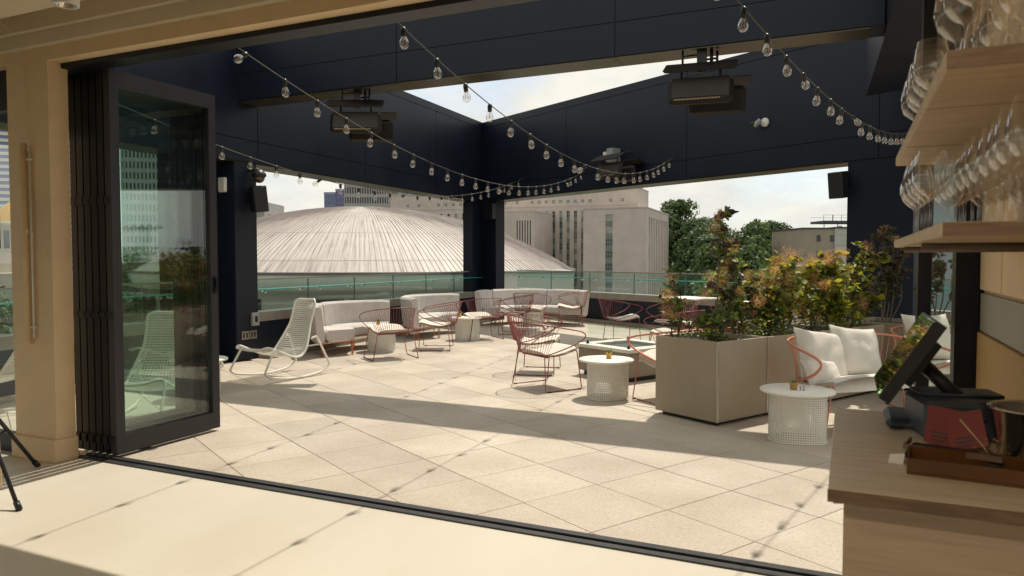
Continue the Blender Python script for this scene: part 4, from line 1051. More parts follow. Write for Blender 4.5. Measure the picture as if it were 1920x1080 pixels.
def shrub(label, a, b, hts, spread, weights, plumes=4, dens=1.0, lean=(0, 0), leaf=.055, bare=.25, base=.70, cat='shrub'):
    p0 = pp(a, b, base)
    t = root('smoke_bush', label, cat, p0, 0, 'smoke bushes in the planters')
    ms, ml, mp_ = MB(), MB(), MB()
    for hi in hts:
        az = rnd.uniform(0, 6.28); sp_ = spread * rnd.uniform(.3, 1)
        top = Vector((math.cos(az) * sp_ + lean[0], math.sin(az) * sp_ + lean[1], hi - base))
        st_ = Vector((rnd.uniform(-.05, .05), rnd.uniform(-.05, .05), 0))
        pts = crom([st_, st_.lerp(top, .35) + Vector((rnd.gauss(0, .03), rnd.gauss(0, .03), .02)), st_.lerp(top, .7) + Vector((rnd.gauss(0, .04), rnd.gauss(0, .04), 0)), top], 5)
        ms.tube(pts, [.009 - .006 * k / (len(pts) - 1) for k in range(len(pts))], 5)
        L_ = (hi - base)
        nl = int(L_ * 210 * dens)
        K = len(pts) - 1
        tw = []
        for q in range(int(5 + L_ * 7)):
            s_ = bare + (1 - bare) * rnd.random() ** .8; i = min(K - 1, int(s_ * K)); c = pts[i].lerp(pts[i + 1], s_ * K - i)
            d = Vector((rnd.gauss(0, 1), rnd.gauss(0, 1), rnd.uniform(.1, 1.2))).normalized() * rnd.uniform(.08, .20)
            tw.append((c, d)); ms.tube([c, c + d], [.003, .0015], 3)
        for q in range(nl):
            if rnd.random() < .8 and tw:
                c, d = rnd.choice(tw); s_ = rnd.random() ** .6; p = c + d * s_
            else:
                s_ = bare + (1 - bare) * rnd.random(); i = min(K - 1, int(s_ * K)); p = pts[i].lerp(pts[i + 1], s_ * K - i)
            d = Vector((rnd.gauss(0, 1), rnd.gauss(0, 1), rnd.gauss(.25, .6))).normalized(); nrm = (Vector((0, 0, 1)) + Vector((rnd.gauss(0, .6), rnd.gauss(0, .6), rnd.gauss(0, .3)))).normalized()
            if abs(d.dot(nrm)) > .95: continue
            nrm = (nrm - d * nrm.dot(d)).normalized(); l = leaf * rnd.uniform(.6, 1.25)
            mi = rnd.choices(range(4), weights)[0]
            leafquad(ml, p, d, nrm, l * 1.25, l * .46, mi)
        for q in range(plumes):
            c = pts[-1] + Vector((rnd.gauss(0, .08), rnd.gauss(0, .08), rnd.uniform(-.14, .06))) if q else pts[-1] + Vector((0, 0, .02))
            rr = rnd.uniform(.06, .10)
            for k in range(330):
                d = Vector((rnd.gauss(0, 1), rnd.gauss(0, 1), rnd.gauss(0, 1))).normalized(); r0_ = rr * rnd.random() ** .45
                p = c + d * r0_ * Vector((1, 1, .8)).length / 1.6; e = Vector((rnd.gauss(0, 1), rnd.gauss(0, 1), rnd.gauss(0, 1))).normalized() * .013; f = d.cross(e).normalized() * .0016 if d.cross(e).length > 1e-5 else Vector((.0016, 0, 0))
                mp_.add([p, p + e, p + e + f * 1.5, p + f], [(0, 1, 2, 3)])
    ms.build('stem', STEM, t); ml.build('foliage', LEAFS, t, kind='stuff')
    if mp_.v: mp_.build('plumes', PLUME, t, kind='stuff')
    return t
# a: along row (0 = corner nearest us), b: to the left
shrub('thin smoke bush with pink plumes leaning left at the planter corner', .12, .62, [1.28, 1.10, .96], .04, (4, 2, 3, 1), 2, .5, (-.05, .02), .05, .45)
shrub('tall smoke bush whose bare stem carries a purple top above the roofs', .45, .34, [1.90, 1.25], .05, (2, 1, 3, 5), 2, .55, (.02, .0), .06, .55)
shrub('dark low leafy bush at the planter corner', .25, .22, [1.02, .98, .95, .93], .16, (6, 1, 3, 1), 0, 1.2, (0, 0), .05, .1)
shrub('bronze smoke bush left of the middle of the row', .85, .38, [1.58, 1.42, 1.26, 1.15, 1.0], .20, (5, 3, 3, 1), 2, 1.0, (-.02, 0), .055, .2)
shrub('dense dark smoke bush in the second planter', 1.15, .30, [1.38, 1.3, 1.2, 1.15, 1.1, 1.0], .28, (6, 3, 2, 1), 1, 1.4, (0, 0), .055, .15)
shrub('smoke bush with a cluster of orange plumes in the middle of the row', 1.55, .36, [1.50, 1.45, 1.38, 1.3, 1.2, 1.1], .28, (4, 6, 2, 1), 5, 1.0, (0, 0), .055, .2)
shrub('green smoke bush with orange plumes right of the middle', 1.95, .30, [1.50, 1.42, 1.32, 1.2, 1.05], .28, (4, 7, 2, 0), 4, 1.15, (.03, 0), .06, .2)
shrub('lime green sunlit smoke bush near the end of the row', 2.35, .22, [1.46, 1.36, 1.25, 1.15, 1.05, .98], .30, (4, 9, 1, 0), 1, 1.3, (.04, 0), .065, .15)
shrub('yellow green bush with purple top at the end of the row', 2.72, .30, [1.60, 1.48, 1.34, 1.2, 1.05], .26, (3, 6, 2, 3), 1, 1.1, (.05, 0), .065, .2)
shrub('dark shaded smoke bush in front of the right column', 3.45, .25, [1.80, 1.70, 1.55, 1.4, 1.3], .26, (2, 0, 4, 6), 1, .9, (0, 0), .055, .35)
shrub('dark purple smoke bush beside the right column', 3.6, -.25, [1.78, 1.65, 1.5, 1.35], .26, (2, 0, 4, 6), 1, .9, (0, 0), .055, .35)
shrub('smoke bush with orange plume seen through the right window panel', 3.4, -1.15, [1.62, 1.5, 1.35, 1.2, 1.1], .22, (5, 3, 2, 1), 3, 1.1, (0, 0), .06, .15)
# low ground cover along the planters
gc = MB(); gw = MB(); 
for q in range(2600):
    a = rnd.uniform(.05, 2.9); b = rnd.uniform(.06, .67); n_ = mnoise.noise(Vector((a * 2.5, b * 3, 0)))
    if n_ < -.22: continue
    p = pp(a, b, .71 + rnd.random() * (.07 + .10 * max(0, n_ + .3)) * (1.6 if a > .6 else .7))
    d = Vector((rnd.gauss(0, 1), rnd.gauss(0, 1), rnd.uniform(0, .9))).normalized(); nrm = (Vector((0, 0, 1)) - d * d.z).normalized() if abs(d.z) < .98 else Vector((1, 0, 0))
    leafquad(gc, p, d, nrm, rnd.uniform(.02, .045), .012, rnd.choices(range(4), (6, 2, 2, 1))[0])
    if rnd.random() < .05 and a > .9:
        gw.add([p + Vector((0, 0, .03)) + Vector((math.cos(k * 1.257) * .012, math.sin(k * 1.257) * .012, 0)) for k in range(5)], [(0, 1, 2, 3, 4)])
o = gc.build('ground_cover', LEAFS, None, kind='stuff'); o['label'] = 'low green ground cover growing in the planters'; o['category'] = 'ground cover'
o = gw.build('small_flowers', WHITEP, None, kind='stuff'); o['label'] = 'tiny white flowers among the ground cover in the planters'; o['category'] = 'flowers'

# ================================================================ THE CITY
CRt = Vector((.909, .4165, 0)); CFw = Vector((-.4165, .909, 0))
GZ = -16.0
def city(l, d, z=0): return CRt * l + CFw * d + Vector((0, 0, z))
def frame(o, ex):      # building frame: origin o (l,d), ex direction in (l,d)
    ex = Vector((ex[0], ex[1])).normalized(); ey = Vector((-ex.y, ex.x))
    if ey.y < 0: ey = -ey
    def f(a, b, z): q = Vector(o) + ex * a + ey * b; return city(q.x, q.y, z)
    return f
STONE = mat('pale_limestone', (.52, .45, .405), .8, 0, .10, .25, 0, 1, stretch=(1, 1, 1), coords='Object')
STONE2 = mat('weathered_limestone', (.44, .385, .33), .85, 0, .14, .12)
GRNP = mat('green_grey_spandrel', (.17, .19, .17), .5, 0, .15, 1)
WDARK = mat('window_dark_glass', (.025, .035, .045), .12, 0, .5, .6)
WLITE = mat('window_blind', (.36, .37, .36), .5, 0, .15, 1)
BSTONE = mat('window_frame_metal', (.35, .34, .31), .6)
gnd = MB().add([(-2500, -2500, GZ), (2500, -2500, GZ), (2500, 2500, GZ), (-2500, 2500, GZ)], [(0, 1, 2, 3)]).build('ground', mat('city_ground', (.10, .10, .09), .9, 0, .4, .02, c2=(.05, .075, .035)), None, kind='structure')
# --- dome
DC = (-20.3, 100.0); DR = 28.5; DH = 8.35
dome = root('domed_arena', 'huge low domed arena with stained ribbed metal roof', 'arena', city(*DC, 0.0))
def dome_mat():
    m = bpy.data.materials.new('dome_metal'); m.use_nodes = True; nt = m.node_tree; N = nt.nodes; L = nt.links; b = N['Principled BSDF']
    tc = N.new('ShaderNodeTexCoord'); oi = N.new('ShaderNodeObjectInfo')
    sx = N.new('ShaderNodeSeparateXYZ'); L.new(tc.outputs['Object'], sx.inputs[0])
    at = N.new('ShaderNodeMath'); at.operation = 'ARCTAN2'; L.new(sx.outputs[1], at.inputs[0]); L.new(sx.outputs[0], at.inputs[1])
    rnd_ = N.new('ShaderNodeMath'); rnd_.operation = 'MULTIPLY'; rnd_.inputs[1].default_value = 60; L.new(oi.outputs['Random'], rnd_.inputs[0])
    am = N.new('ShaderNodeMath'); am.operation = 'MULTIPLY_ADD'; am.inputs[1].default_value = 70; L.new(at.outputs[0], am.inputs[0]); L.new(rnd_.outputs[0], am.inputs[2])
    rr = N.new('ShaderNodeMath'); rr.operation = 'MULTIPLY'; rr.inputs[1].default_value = .12; L.new(sx.outputs[0], rr.inputs[0])
    cv = N.new('ShaderNodeCombineXYZ'); L.new(am.outputs[0], cv.inputs[0]); L.new(rr.outputs[0], cv.inputs[1])
    n = N.new('ShaderNodeTexNoise'); n.inputs['Scale'].default_value = 1.3; n.inputs['Detail'].default_value = 6; n.inputs['Roughness'].default_value = .72; L.new(cv.outputs[0], n.inputs[0])
    r = N.new('ShaderNodeValToRGB'); e = r.color_ramp.elements; e[0].position = .33; e[0].color = (.13, .09, .095, 1); e[1].position = .60; e[1].color = (.50, .475, .45, 1)
    x = e.new(.40); x.color = (.31, .27, .265, 1); x = e.new(.475); x.color = (.42, .39, .37, 1)
    L.new(n.outputs[0], r.inputs[0])
    geo = N.new('ShaderNodeNewGeometry'); n2 = N.new('ShaderNodeTexNoise'); n2.inputs['Scale'].default_value = .12; n2.inputs['Detail'].default_value = 5; L.new(geo.outputs['Position'], n2.inputs[0])
    r2 = N.new('ShaderNodeValToRGB'); r2.color_ramp.elements[0].position = .35; r2.color_ramp.elements[0].color = (.82, .77, .77, 1); r2.color_ramp.elements[1].position = .65; r2.color_ramp.elements[1].color = (1.05, 1.03, 1.0, 1); L.new(n2.outputs[0], r2.inputs[0])
    mx = N.new('ShaderNodeMix'); mx.data_type = 'RGBA'; mx.blend_type = 'MULTIPLY'; mx.inputs[0].default_value = 1; L.new(r.outputs[0], mx.inputs[6]); L.new(r2.outputs[0], mx.inputs[7])
    L.new(mx.outputs[2], b.inputs['Base Color']); b.inputs['Roughness'].default_value = .6
    return m
DOMEM = dome_mat()
NG = 300; NR = 14; Rs = (DR * DR + DH * DH) / (2 * DH)
def dz(r): return math.sqrt(Rs * Rs - r * r) - (Rs - DH)
m = MB(); da = math.pi / NG
for j in range(NR):
    r0_, r1_ = max(.6, DR * j / NR), DR * (j + 1) / NR
    # overlapping courses with a small step every few rings
    st_ = .035 if j % 3 == 0 else 0
    def q(r, a, h=0): return (r * math.cos(a), r * math.sin(a), dz(r) + h)
    m.add([q(r0_, -da * .90), q(r1_, -da * .90), q(r1_, da * .90), q(r0_, da * .90)], [(0, 1, 2, 3)])
    m.add([q(r0_, da * .90), q(r1_, da * .90), q(r1_, da * .90, .07), q(r0_, da * .90, .07), q(r0_, da * 1.10, .07), q(r1_, da * 1.10, .07), q(r1_, da * 1.10), q(r0_, da * 1.10)], [(0, 1, 2, 3), (3, 2, 5, 4), (4, 5, 6, 7)])
    if st_:
        m.add([q(r1_ - .06, -da, .04), q(r1_, -da, .045), q(r1_, da, .045), q(r1_ - .06, da, .04)], [(0, 1, 2, 3)], 1)
gore0 = m.build('roof_panel', [DOMEM, mat('lap_joint', (.33, .29, .28), .7)], dome); gme = gore0.data; gore0.rotation_euler = (0, 0, 0)
for k in range(1, NG):
    o = link('roof_panel', gme, dome); o.rotation_euler = (0, 0, 2 * math.pi * k / NG)
WALLW = mat('arena_wall', (.58, .57, .52), .7, 0, .08, .3)
m = MB(); m.lathe([(DR + .35, -.15), (DR + .35, .10), (DR - .3, .12)], 120); m.build('roof_rim', mat('rim_dark', (.10, .09, .08), .6), dome)
m = MB(); m.lathe([(DR - 1.2, GZ), (DR - 1.2, -1.9), (DR + .2, -1.7), (DR + .2, -.14)], 120); m.build('drum_wall', WALLW, dome)
m = MB(); wbase = []
for k in range(44):
    a = 2 * math.pi * k / 44
    if k % 4 == 3: continue
    a0_, a1_ = a + .01, a + 2 * math.pi / 44 - (.01 if k % 4 != 2 else .03)
    rr_ = DR - 1.12
    mm = MB(); mm.add([(rr_ * math.cos(x), rr_ * math.sin(x), z) for x, z in ((a0_, -6.5), (a1_, -6.5), (a1_, -2.6), (a0_, -2.6))], [(0, 1, 2, 3)]); mm.build('window', WDARK, dome)
# flat entrance wing right of the dome
f = frame((3.5, 78), (1, .05))
wg = root('entrance_wing', 'low white entrance wing right of the dome with dark windows', 'building', f(0, 0, GZ))
m = MB(); obox(m, f, -14, 3.1, 0, 25, GZ, .0); m.build('wall', WALLW, wg, True)
m = MB(); obox(m, f, -14.1, 3.3, -.3, 25.3, .01, .14); m.build('roof_edge', BSTONE, wg, True)
for a0_, a1_ in ((-4.4, -2.0), (.2, 2.2)):
    m = MB(); obox(m, f, a0_, a1_, -.06, .02, -4.4, -2.6); m.build('window', WDARK, wg, True)
m = MB(); obox(m, f, -1.15, -.65, -.12, -.02, -3.5, -2.3); m.build('dark_sign', BLACK, wg, True)

# --- limestone office block: front wing, main slab, left wing
ex = (-.93, .36)
fA = frame((43.25, 236), ex)          # a runs left along the face, b goes back
blk = root('limestone_office', 'big pale limestone office block with tall window strips', 'building', city(30, 250, GZ))
def strip_face(f, a_list, w, z0, z1, zt, b0, period, win_h, name, depth=.55, mull=3):
    """piers between window strips, spandrels and windows as pieces"""
    edges = []
    for a in a_list: edges += [a - w / 2, a + w / 2]
    return edges
zt = 1.5 + 93.3 / 1375 * 236
m = MB()
# front wing body: face at b=0 with one strip slot
A0, A1 = 0.0, 21.0; sc_ = 12.3; sw = 2.35
zs = zt - 2.6 * 1.0
obox(m, fA, A0, sc_ - sw / 2, 0, .6, GZ, zt); obox(m, fA, sc_ + sw / 2, A1, 0, .6, GZ, zt); obox(m, fA, sc_ - sw / 2, sc_ + sw / 2, 0, .6, zs + .9, zt)
obox(m, fA, A0 + .6, A1, .62, 43, GZ, zt - .01)
m.build('stone_wall', STONE, blk, True)
m = MB(); obox(m, fA, A0 - .12, A1, -.12, 43, zt, zt + .5); m.build('parapet', STONE2, blk, True)
def strip(f, a, w, ztop, n, per, wh, b=.38, par=None, mul=2, side=1):
    for k in range(n):
        z1 = ztop - k * per
        lit = (k * 7 + int(a * 5)) % 5 in (1, 3)
        mm = MB(); obox(mm, f, a - w / 2, a + w / 2, b, b + .1, z1 - wh, z1); win_ = mm.build('window', WLITE if lit else WDARK, par, True)
        mm = MB()
        for q in range(1, mul + 1):
            x = a - w / 2 + w * q / (mul + 1); obox(mm, f, x - .06, x + .06, b - .06, b, z1 - wh, z1)
        obox(mm, f, a - w / 2, a + w / 2, b - .05, b - .001, z1 - wh * .55, z1 - wh * .50)
        o = mm.build('window_bars', BSTONE, par, True)
        mm = MB(); obox(mm, f, a - w / 2, a + w / 2, b - .12, b + .1, z1 - per + .02, z1 - wh - .02); mm.build('spandrel', GRNP, par, True)
strip(fA, sc_, sw, zs + .9, 7, 4.02, 2.1, .38, blk, 3)
# side fins of the front wing (plane a = 0 going back)
def fS(a, b, z): return fA(b, a, z)   # a now runs back, b to the left
nf = 12
m = MB(); obox(m, fS, 0.1, 43, .02, .62, zt - 2.6, zt - .02); obox(m, fS, .1, 2.4, .02, .62, GZ, zt - 2.6)
for k in range(nf + 1):
    a = 2.4 + k * 3.3; obox(m, fS, a, a + 1.7, .02, .6, GZ, zt - 2.6)
m.build('stone_fins', STONE, blk, True)
for k in range(nf):
    a = 2.4 + k * 3.3 + 1.7; mm = MB(); obox(mm, fS, a, a + 1.6, .45, .55, GZ, zt - 2.6); mm.build('window_strip', GRNP if k % 2 else WDARK, blk, True)
# main slab
fB = frame((44.9, 262), ex)
zm = 26.5; m = MB()
cols_ = [8.2 + 2.62 * k * 1.02 + .0 for k in range(14)]
WB = 1.15
al = [20.3 - .0, 23.1, 25.9, 28.7, 31.5, 34.3, 37.1]                    # columns seen right of the dark column
al2 = [55.0 + 3.0 * k for k in range(13)]
slots = sorted([a for a in al] + [62, 65.2, 68.4, 71.6, 74.8, 78.0])
prev = 0.0
for a in slots:
    obox(m, fB, prev, a - WB / 2, 0, .6, GZ, zm - 7.6); prev = a + WB / 2
obox(m, fB, prev, 101, 0, .6, GZ, zm - 7.6); obox(m, fB, 0, 101, 0, .6, zm - 7.6, zm)
obox(m, fB, .0, 101, .62, 19.5, GZ, zm - .01)
m.build('stone_wall', STONE, blk, True)
m = MB(); obox(m, fB, -.12, 101, -.12, 19.6, zm, zm + .45); obox(m, fB, 0, 101, -.1, -.001, zm - 6.0, zm - 5.8); m.build('cornice', STONE2, blk, True)
for a in slots: strip(fB, a, WB, zm - 7.65, 7, 3.95, 2.15, .38, blk, 1)
for a in [5.6, 9.9] + [17.6 + 2.8 * k for k in range(9)] + [46, 51, 55] + [60 + 3.2 * k for k in range(7)] + [88, 93]:
    mm = MB(); obox(mm, fB, a - .58, a + .58, -.02, .01, zm - 4.6, zm - 3.5); w_ = mm.build('square_window', GRNP, blk, True)
    mm = MB(); obox(mm, fB, a - .05, a + .05, -.06, -.021, zm - 4.6, zm - 3.5); obox(mm, fB, a - .58, a + .58, -.055, -.022, zm - 4.1, zm - 4.0); mm.build('cross_bar', STONE, blk, True)
# left wing
fC = frame((7.8, 252), ex)
zc = 1.5 + 87 / 1375 * 252; m = MB()
sl_ = [1.6 + .96 * k for k in range(6)]; prev = 0
for a in sl_: obox(m, fC, prev, a - .22, 0, .5, GZ, zc - 3); prev = a + .22
obox(m, fC, prev, 22, 0, .5, GZ, zc - 3); obox(m, fC, 0, 22, 0, .5, zc - 3, zc); obox(m, fC, .0, 22, .52, 20, GZ, zc - .01); obox(m, fC, -.1, 22, -.1, 20, zc, zc + .4)
m.build('stone_wall', STONE, blk, True)
for a in sl_: mm = MB(); obox(mm, fC, a - .22, a + .22, .35, .45, GZ, zc - 3); mm.build('window_strip', WDARK, blk, True)

# --- gridded office tower and blue tower behind the dome
GCON = mat('tower_concrete', (.34, .33, .32), .75, 0, .08, .2)
def grid_tower(label, f, w, d, z1, nx, nz, hw, hh, m1=GCON, m2=WDARK, cat='tower', side=True, z0w=0):
    t = root('office_tower', label, cat, f(w / 2, d / 2, GZ))
    m = MB(); obox(m, f, .35, w - .35, .35, d - .35, GZ, z1 - .1); m.build('window_wall', m2, t, True)
    m = MB(); px_, pz_ = w / nx, (z1 - z0w) / nz
    for k in range(nx + 1):
        a = min(max(k * px_, hw / 2), w - hw / 2); obox(m, f, a - hw / 2, a + hw / 2, 0, .345, GZ, z1 - .02)
    for k in range(nz + 1):
        z = z1 - k * pz_; obox(m, f, 0, w, -.02, .34, z - hh, z)
        obox(m, f, w - .34, w + .02, .35, d, z - hh, z); obox(m, f, -.02, .34, .35, d, z - hh, z)
    nd = int(d / px_)
    for k in range(nd + 1):
        b = .35 + k * (d - .7) / max(1, nd); obox(m, f, w - .345, w, b, b + hw, GZ, z1 - .03); obox(m, f, 0, .345, b, b + hw, GZ, z1 - .03)
    m.build('facade_grid', m1, t, True, kind='stuff')
    m = MB(); obox(m, f, -.1, w + .1, -.1, d + .1, z1 + .0, z1 + .9); m.build('roof_parapet', m1, t, True)
    return t
fT = frame((-72.5, 318), (1, .10))
grid_tower('grey office tower with a grid of narrow windows behind the dome', fT, 23.5, 20, 46, 22, 13, .42, 1.5, GCON, WDARK, z0w=-8)
fU = frame((-88, 345), (1, -.05))
BLU = mat('blue_curtain_wall', (.20, .22, .40), .35, 0, .08, .1); BLU2 = mat('blue_mullion', (.30, .32, .48), .4)
grid_tower('blue glass tower left of the gridded tower', fU, 5.3, 18, 31.5, 6, 12, .25, .3, BLU2, BLU)
fU2 = frame((-82.6, 345), (1, -.05))
grid_tower('taller blue slab between the blue tower and the gridded tower', fU2, 7, 18, 33.0, 6, 12, .25, .3, BLU2, BLU)
fV = frame((-57, 360), (1, 0.02))
grid_tower('glassy tower top just under the left beam', fV, 6.5, 14, 33.5, 5, 12, .2, 1.0, BLU2, WLITE)
fW = frame((-80, 230), (1, 0))
t = root('low_office', 'low tan building with roof units at the left of the dome', 'building', fW(0, 0, GZ))
m = MB(); obox(m, fW, -2, 2.6, 0, 20, GZ, 19.2); obox(m, fW, 2.6, 6.8, 0, 20, GZ, 14.6); m.build('wall', GCON, t, True)
m = MB(); obox(m, fW, 3.2, 4.2, 2, 4, 14.61, 15.4); m.build('roof_unit', GCON, t, True); m = MB(); obox(m, fW, 5.6, 6.4, 2, 4, 14.61, 15.2); m.build('roof_unit', GCON, t, True)
# towers seen through the left windows
fX = frame((-137, 214), (1, .35))
grid_tower('tall tower with narrow vertical windows seen through the folded glass door', frame((-104, 196), (1, .25)), 19, 16, 34, 20, 12, .45, 1.1, GCON, WDARK)
BAND = mat('white_band', (.72, .72, .70), .6)
grid_tower('dark tower with white horizontal bands seen through the glazed door', frame((-158, 225), (1, .3)), 27, 22, 44, 5, 22, .3, .95, BAND, BLU)
# church with golden dome
fc_ = city(-47, 69, GZ)
t = root('church', 'pale church tower with golden dome seen through the glazed door', 'church', fc_)
CH = mat('church_stone', (.46, .40, .33), .85, 0, .1, 1)
m = MB(); m.box(-6, 6, -6, 6, 0, 16.2).box(-3.0, 3.0, -3, 3, 16.2, 18.0); m.build('wall', CH, t)
m = MB(); m.lathe([(1.55, 18), (1.55, 20.4), (1.75, 20.5), (1.75, 20.8), (1.3, 20.9)], 16); m.build('drum', CH, t)
m = MB(); m.lathe([(1.35, 20.9), (1.25, 21.4), (.85, 22.1), (.3, 22.6), (.08, 22.8), (.06, 23.4), (0, 23.5)], 16); m.build('golden_dome', mat('gold_leaf', (.65, .38, .08), .3, .9), t)
for k in range(8):
    a = k * math.pi / 4; mm = MB(); mm.box(-.22, .22, -.03, .03, 18.4, 20.0, 0, Matrix.Rotation(a, 4, 'Z') @ Matrix.Translation((0, -1.56, 0))); mm.build('arched_window', WDARK, t)
for x in (-3.4, -.9, 1.6, 4.1): mm = MB(); mm.box(x - .6, x + .6, -6.06, -5.99, 8, 14); mm.build('window', WDARK, t)

# --- buildings at the right
fR = frame((61.6, 152), (1, .05))
BR1 = mat('tan_brick', (.30, .26, .20), .85, 0, .12, .4); BR2 = mat('pale_render', (.42, .42, .39), .8, 0, .06, .3)
t = root('flat_roof_building', 'flat roofed building with rooftop deck beside the right column', 'building', fR(6, 6, GZ))
zr = 1.5 + 54.5 / 1375 * 152
m = MB(); obox(m, fR, -1.4, 5.2, 0, 16, GZ, zr); m.build('tan_wall', BR1, t, True)
m = MB(); obox(m, fR, 5.21, 22, -.3, 16, GZ, zr + .15); m.build('pale_wall', BR2, t, True)
m = MB(); obox(m, fR, -1.6, 5.2, -.15, 16.1, zr + .001, zr + .3); obox(m, fR, 5.2, 22.2, -.5, 16.1, zr + .16, zr + .45); m.build('roof_edge', mat('dark_coping', (.05, .05, .05), .6), t, True)
for a in (1.95, 4.75):
    for z in (zr - 2.6, zr - 5.9): mm = MB(); obox(mm, fR, a - .45, a + .35, -.04, .03, z, z + 1.35); mm.build('window', WDARK, t, True)
m = MB()
for z in (zr - 1.3, zr - 3.4, zr - 5.4): obox(m, fR, 5.22, 22, -.325, -.301, z, z + .06)
m.build('render_joint', BR1, t, True)
dk = root('rooftop_deck', 'dark steel rooftop deck with railings above the flat roofed building', 'deck', fR(12, 4, zr))
DK = mat('deck_steel', (.05, .055, .065), .5)
m = MB(); obox(m, fR, 3.8, 20, 2, 8, zr + 1.35, zr + 1.85); m.build('platform', DK, dk, True)
m = MB()
for a in range(6): obox(m, fR, 4 + a * 2.9, 4.12 + a * 2.9, 2.1, 2.22, zr + .3, zr + 1.35)
m.build('support', DK, dk, True, kind='stuff')
m = MB(); obox(m, fR, 3.8, 20, 2, 2.05, zr + 3.0, zr + 3.06); obox(m, fR, 3.8, 20, 7.9, 7.95, zr + 2.75, zr + 2.8); m.build('top_rail', DK, dk, True)
for k in range(9):
    mm = MB(); w_ = .18 if k % 2 else .07; obox(mm, fR, 3.85 + k * 1.9, 3.85 + k * 1.9 + w_, 2, 2.06, zr + 1.85, zr + 3.0); mm.build('rail_post', DK, dk, True)
for a, w_, h_ in ((7, .9, .45), (11.0, 1.5, .95)):
    u_ = root('roof_unit', 'pale roof unit under the deck' if w_ > 1 else 'small grey roof unit under the left end of the deck', 'roof unit', fR(a, 1.5, zr + .3))
    m = MB(); m.hull8([fR(a - w_ / 2, .8, zr + .3), fR(a + w_ / 2, .8, zr + .3), fR(a + w_ / 2, 1.9, zr + .3), fR(a - w_ / 2, 1.9, zr + .3), fR(a - w_ / 4, .9, zr + .3 + h_), fR(a + w_ / 4, .9, zr + .3 + h_), fR(a + w_ / 4, 1.8, zr + .3 + h_), fR(a - w_ / 4, 1.8, zr + .3 + h_)]); m.build('housing', GREYP, u_, True)
fQ = frame((33.2, 62), (1, -.56))
t = root('blue_grey_building', 'blue grey building seen right of the right column', 'building', fQ(3, 3, GZ))
m = MB(); obox(m, fQ, -.8, 14, 0, 14, GZ, 13.5); m.build('wall', mat('blue_grey_wall', (.26, .30, .33), .7, 0, .05, .5), t, True)
for a in (3.4, 6.2, 9.0):
    for z in (-2, 2, 6): mm = MB(); obox(mm, fQ, a, a + 1.3, -.04, .02, z, z + 2.2); mm.build('window', WDARK, t, True)

# --- trees
TL = [leafmat('tree_leaf_dark', (.045, .08, .028), .25, .6), leafmat('tree_leaf_mid', (.075, .12, .035), .3, .6), leafmat('tree_leaf_bright', (.13, .19, .04), .35, .6)]
TRUNK = mat('tree_bark', (.09, .07, .05), .9, 0, .3, 3)
def tree(label, l, d, h, r, mi=0, n=3200, low=.12, q=.36, zb=0):
    n = int(n * 1.5)
    q *= max(1, d / 150)
    low = .02 if zb else low
    p = city(l, d, GZ + zb); t = root('broadleaf_tree', label, 'tree', p, rnd.uniform(0, 6), 'trees beyond the glass railings')
    m = MB(); m.tube([(0, 0, 0), (0, 0, h * .45), (0, 0, h * .8)], [h * .028, h * .02, h * .006], 7)
    blobs = []
    for k in range(44):
        a = rnd.uniform(0, 6.28); u = rnd.random(); zc_ = h * (low + (1 - low) * rnd.uniform(.12, .93)); rel = (zc_ / h - low) / (1 - low)
        rad_ = r * (math.sin(math.pi * min(1, .18 + rel * .80)) ** .7) * .78 * math.sqrt(u); br = r * rnd.uniform(.26, .44)
        blobs.append((Vector((math.cos(a) * rad_, math.sin(a) * rad_, min(zc_, h - br * .8))), br))
    blobs.append((Vector((0, 0, h - r * .26)), r * .28))
    for c, br in blobs[:9]: m.tube([(0, 0, h * .35), c.lerp(Vector((0, 0, h * .5)), .4), c], [h * .012, h * .007, h * .003], 5)
    m.build('trunk', TRUNK, t)
    ml = MB()
    for k in range(n):
        c, br = rnd.choice(blobs); dd = Vector((rnd.gauss(0, 1), rnd.gauss(0, 1), rnd.gauss(0, 1))).normalized()
        if dd.z < -.35 and rnd.random() < .6: dd.z *= -1
        p_ = c + dd * br * rnd.uniform(.72, 1.06); p_.z = max(p_.z, h * low * .7)
        nn = (dd + Vector((rnd.gauss(0, .5), rnd.gauss(0, .5), rnd.gauss(0, .5)))).normalized(); u = nn.orthogonal().normalized(); v = nn.cross(u); s_ = q * rnd.uniform(.5, 1.3)
        ml.add([p_ + u * s_, p_ + v * s_ * .7, p_ - u * s_ * .9 + nn * .1, p_ - v * s_ * .7], [(0, 1, 2, 3)], rnd.choices((0, 1, 2), ((6, 3, 1), (3, 5, 2), (1, 3, 6))[mi])[0])
    ml.build('crown', TL, t, kind='stuff'); return t
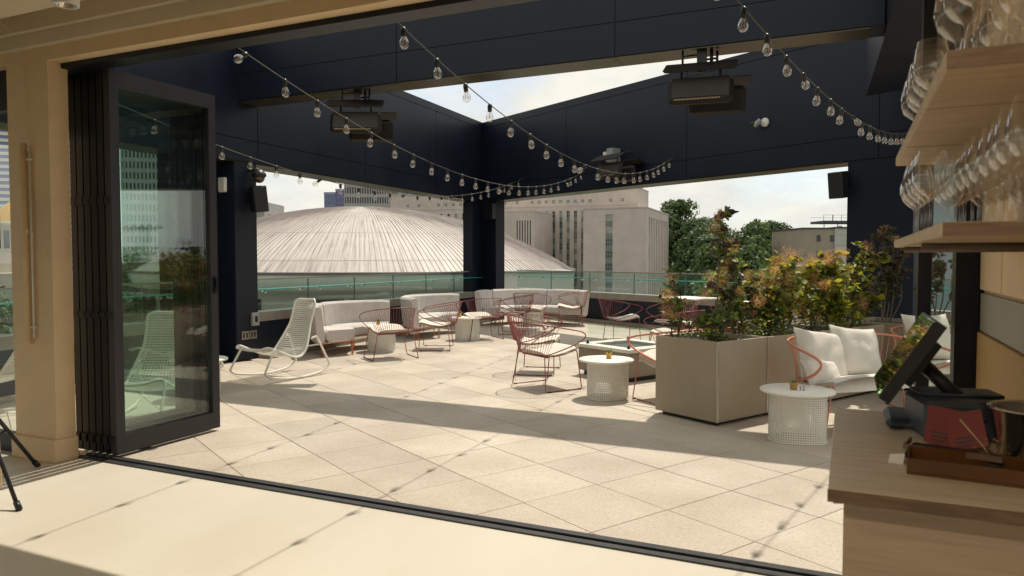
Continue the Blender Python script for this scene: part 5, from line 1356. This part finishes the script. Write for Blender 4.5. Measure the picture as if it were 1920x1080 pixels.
TR = [('tall dark tree on the hill rising beside the limestone block', 67.0, 300, 26.5, 12.0, 0, 8500, 14), ('dark tree on the hill right of the tallest one', 78.0, 290, 20.5, 9, 0, 5200, 12), ('broad dark tree in the middle of the right hand trees', 49.5, 180, 26.0, 8.6, 0, 6500, 0),
      ('dark tree left of the middle, beside the limestone block', 44.5, 176, 24.4, 6.6, 0, 5200, 0), ('mid green tree left of the flat roofed building', 59.5, 178, 26.2, 8.4, 1, 6500, 0), ('rounded tree against the flat roofed building', 66, 186, 26.4, 8, 0, 6000, 0), ('lower tree in front of the right hand trees', 33, 118, 19.6, 5.0, 1, 4200, 0),
      ('low tree in front of the middle trees', 40, 122, 19.6, 5.5, 1, 4200, 0), ('bright low tree behind the right glass railing', 24.3, 86, 15.9, 4.6, 2, 4200, 0), ('bright low tree in the middle behind the railing', 31, 88, 16.3, 5.5, 2, 4200, 0),
      ('bright low tree in front of the flat roofed building', 38.5, 92, 15.6, 5.5, 2, 4200, 0), ('green tree at the foot of the flat roofed building', 47, 104, 15.8, 6, 1, 4200, 0),
      ('small tree in front of the arena windows, left of the corner column', -8.7, 66, 14.2, 2.2, 1, 2200, 0), ('tree seen through the folded glass door', -43, 84, 18.5, 4.5, 0, 3500, 0), ('tree low in the glazed door at the far left', -42, 58, 14.5, 4.5, 1, 3500, 0),
      ('dark tree filling the gap beside the limestone block', 40.5, 150, 22.0, 5.5, 0, 4500, 0), ('green tree filling the middle of the tree line', 55, 165, 22.5, 6.5, 1, 4500, 0), ('green hill tree just right of the tallest one', 73, 280, 20.5, 10, 0, 6000, 12),
      ('tree behind the blue grey building', 60, 84, 19, 5, 1, 3000, 0)]
hm = MB(); cH = city(80, 330, GZ)
hm.lathe([(90, 0), (75, 4), (55, 10), (30, 14.5), (10, 16), (.1, 16.2)], 40, 0, Matrix.Translation(cH)); hm.build('hill', mat('hill_grass', (.05, .08, .02), .9, 0, .3, .1), None, kind='structure')
for lab, l, d, h_, r_, mi, n, zb_ in TR: tree(lab, l, d, h_, r_, mi, n, zb=zb_)
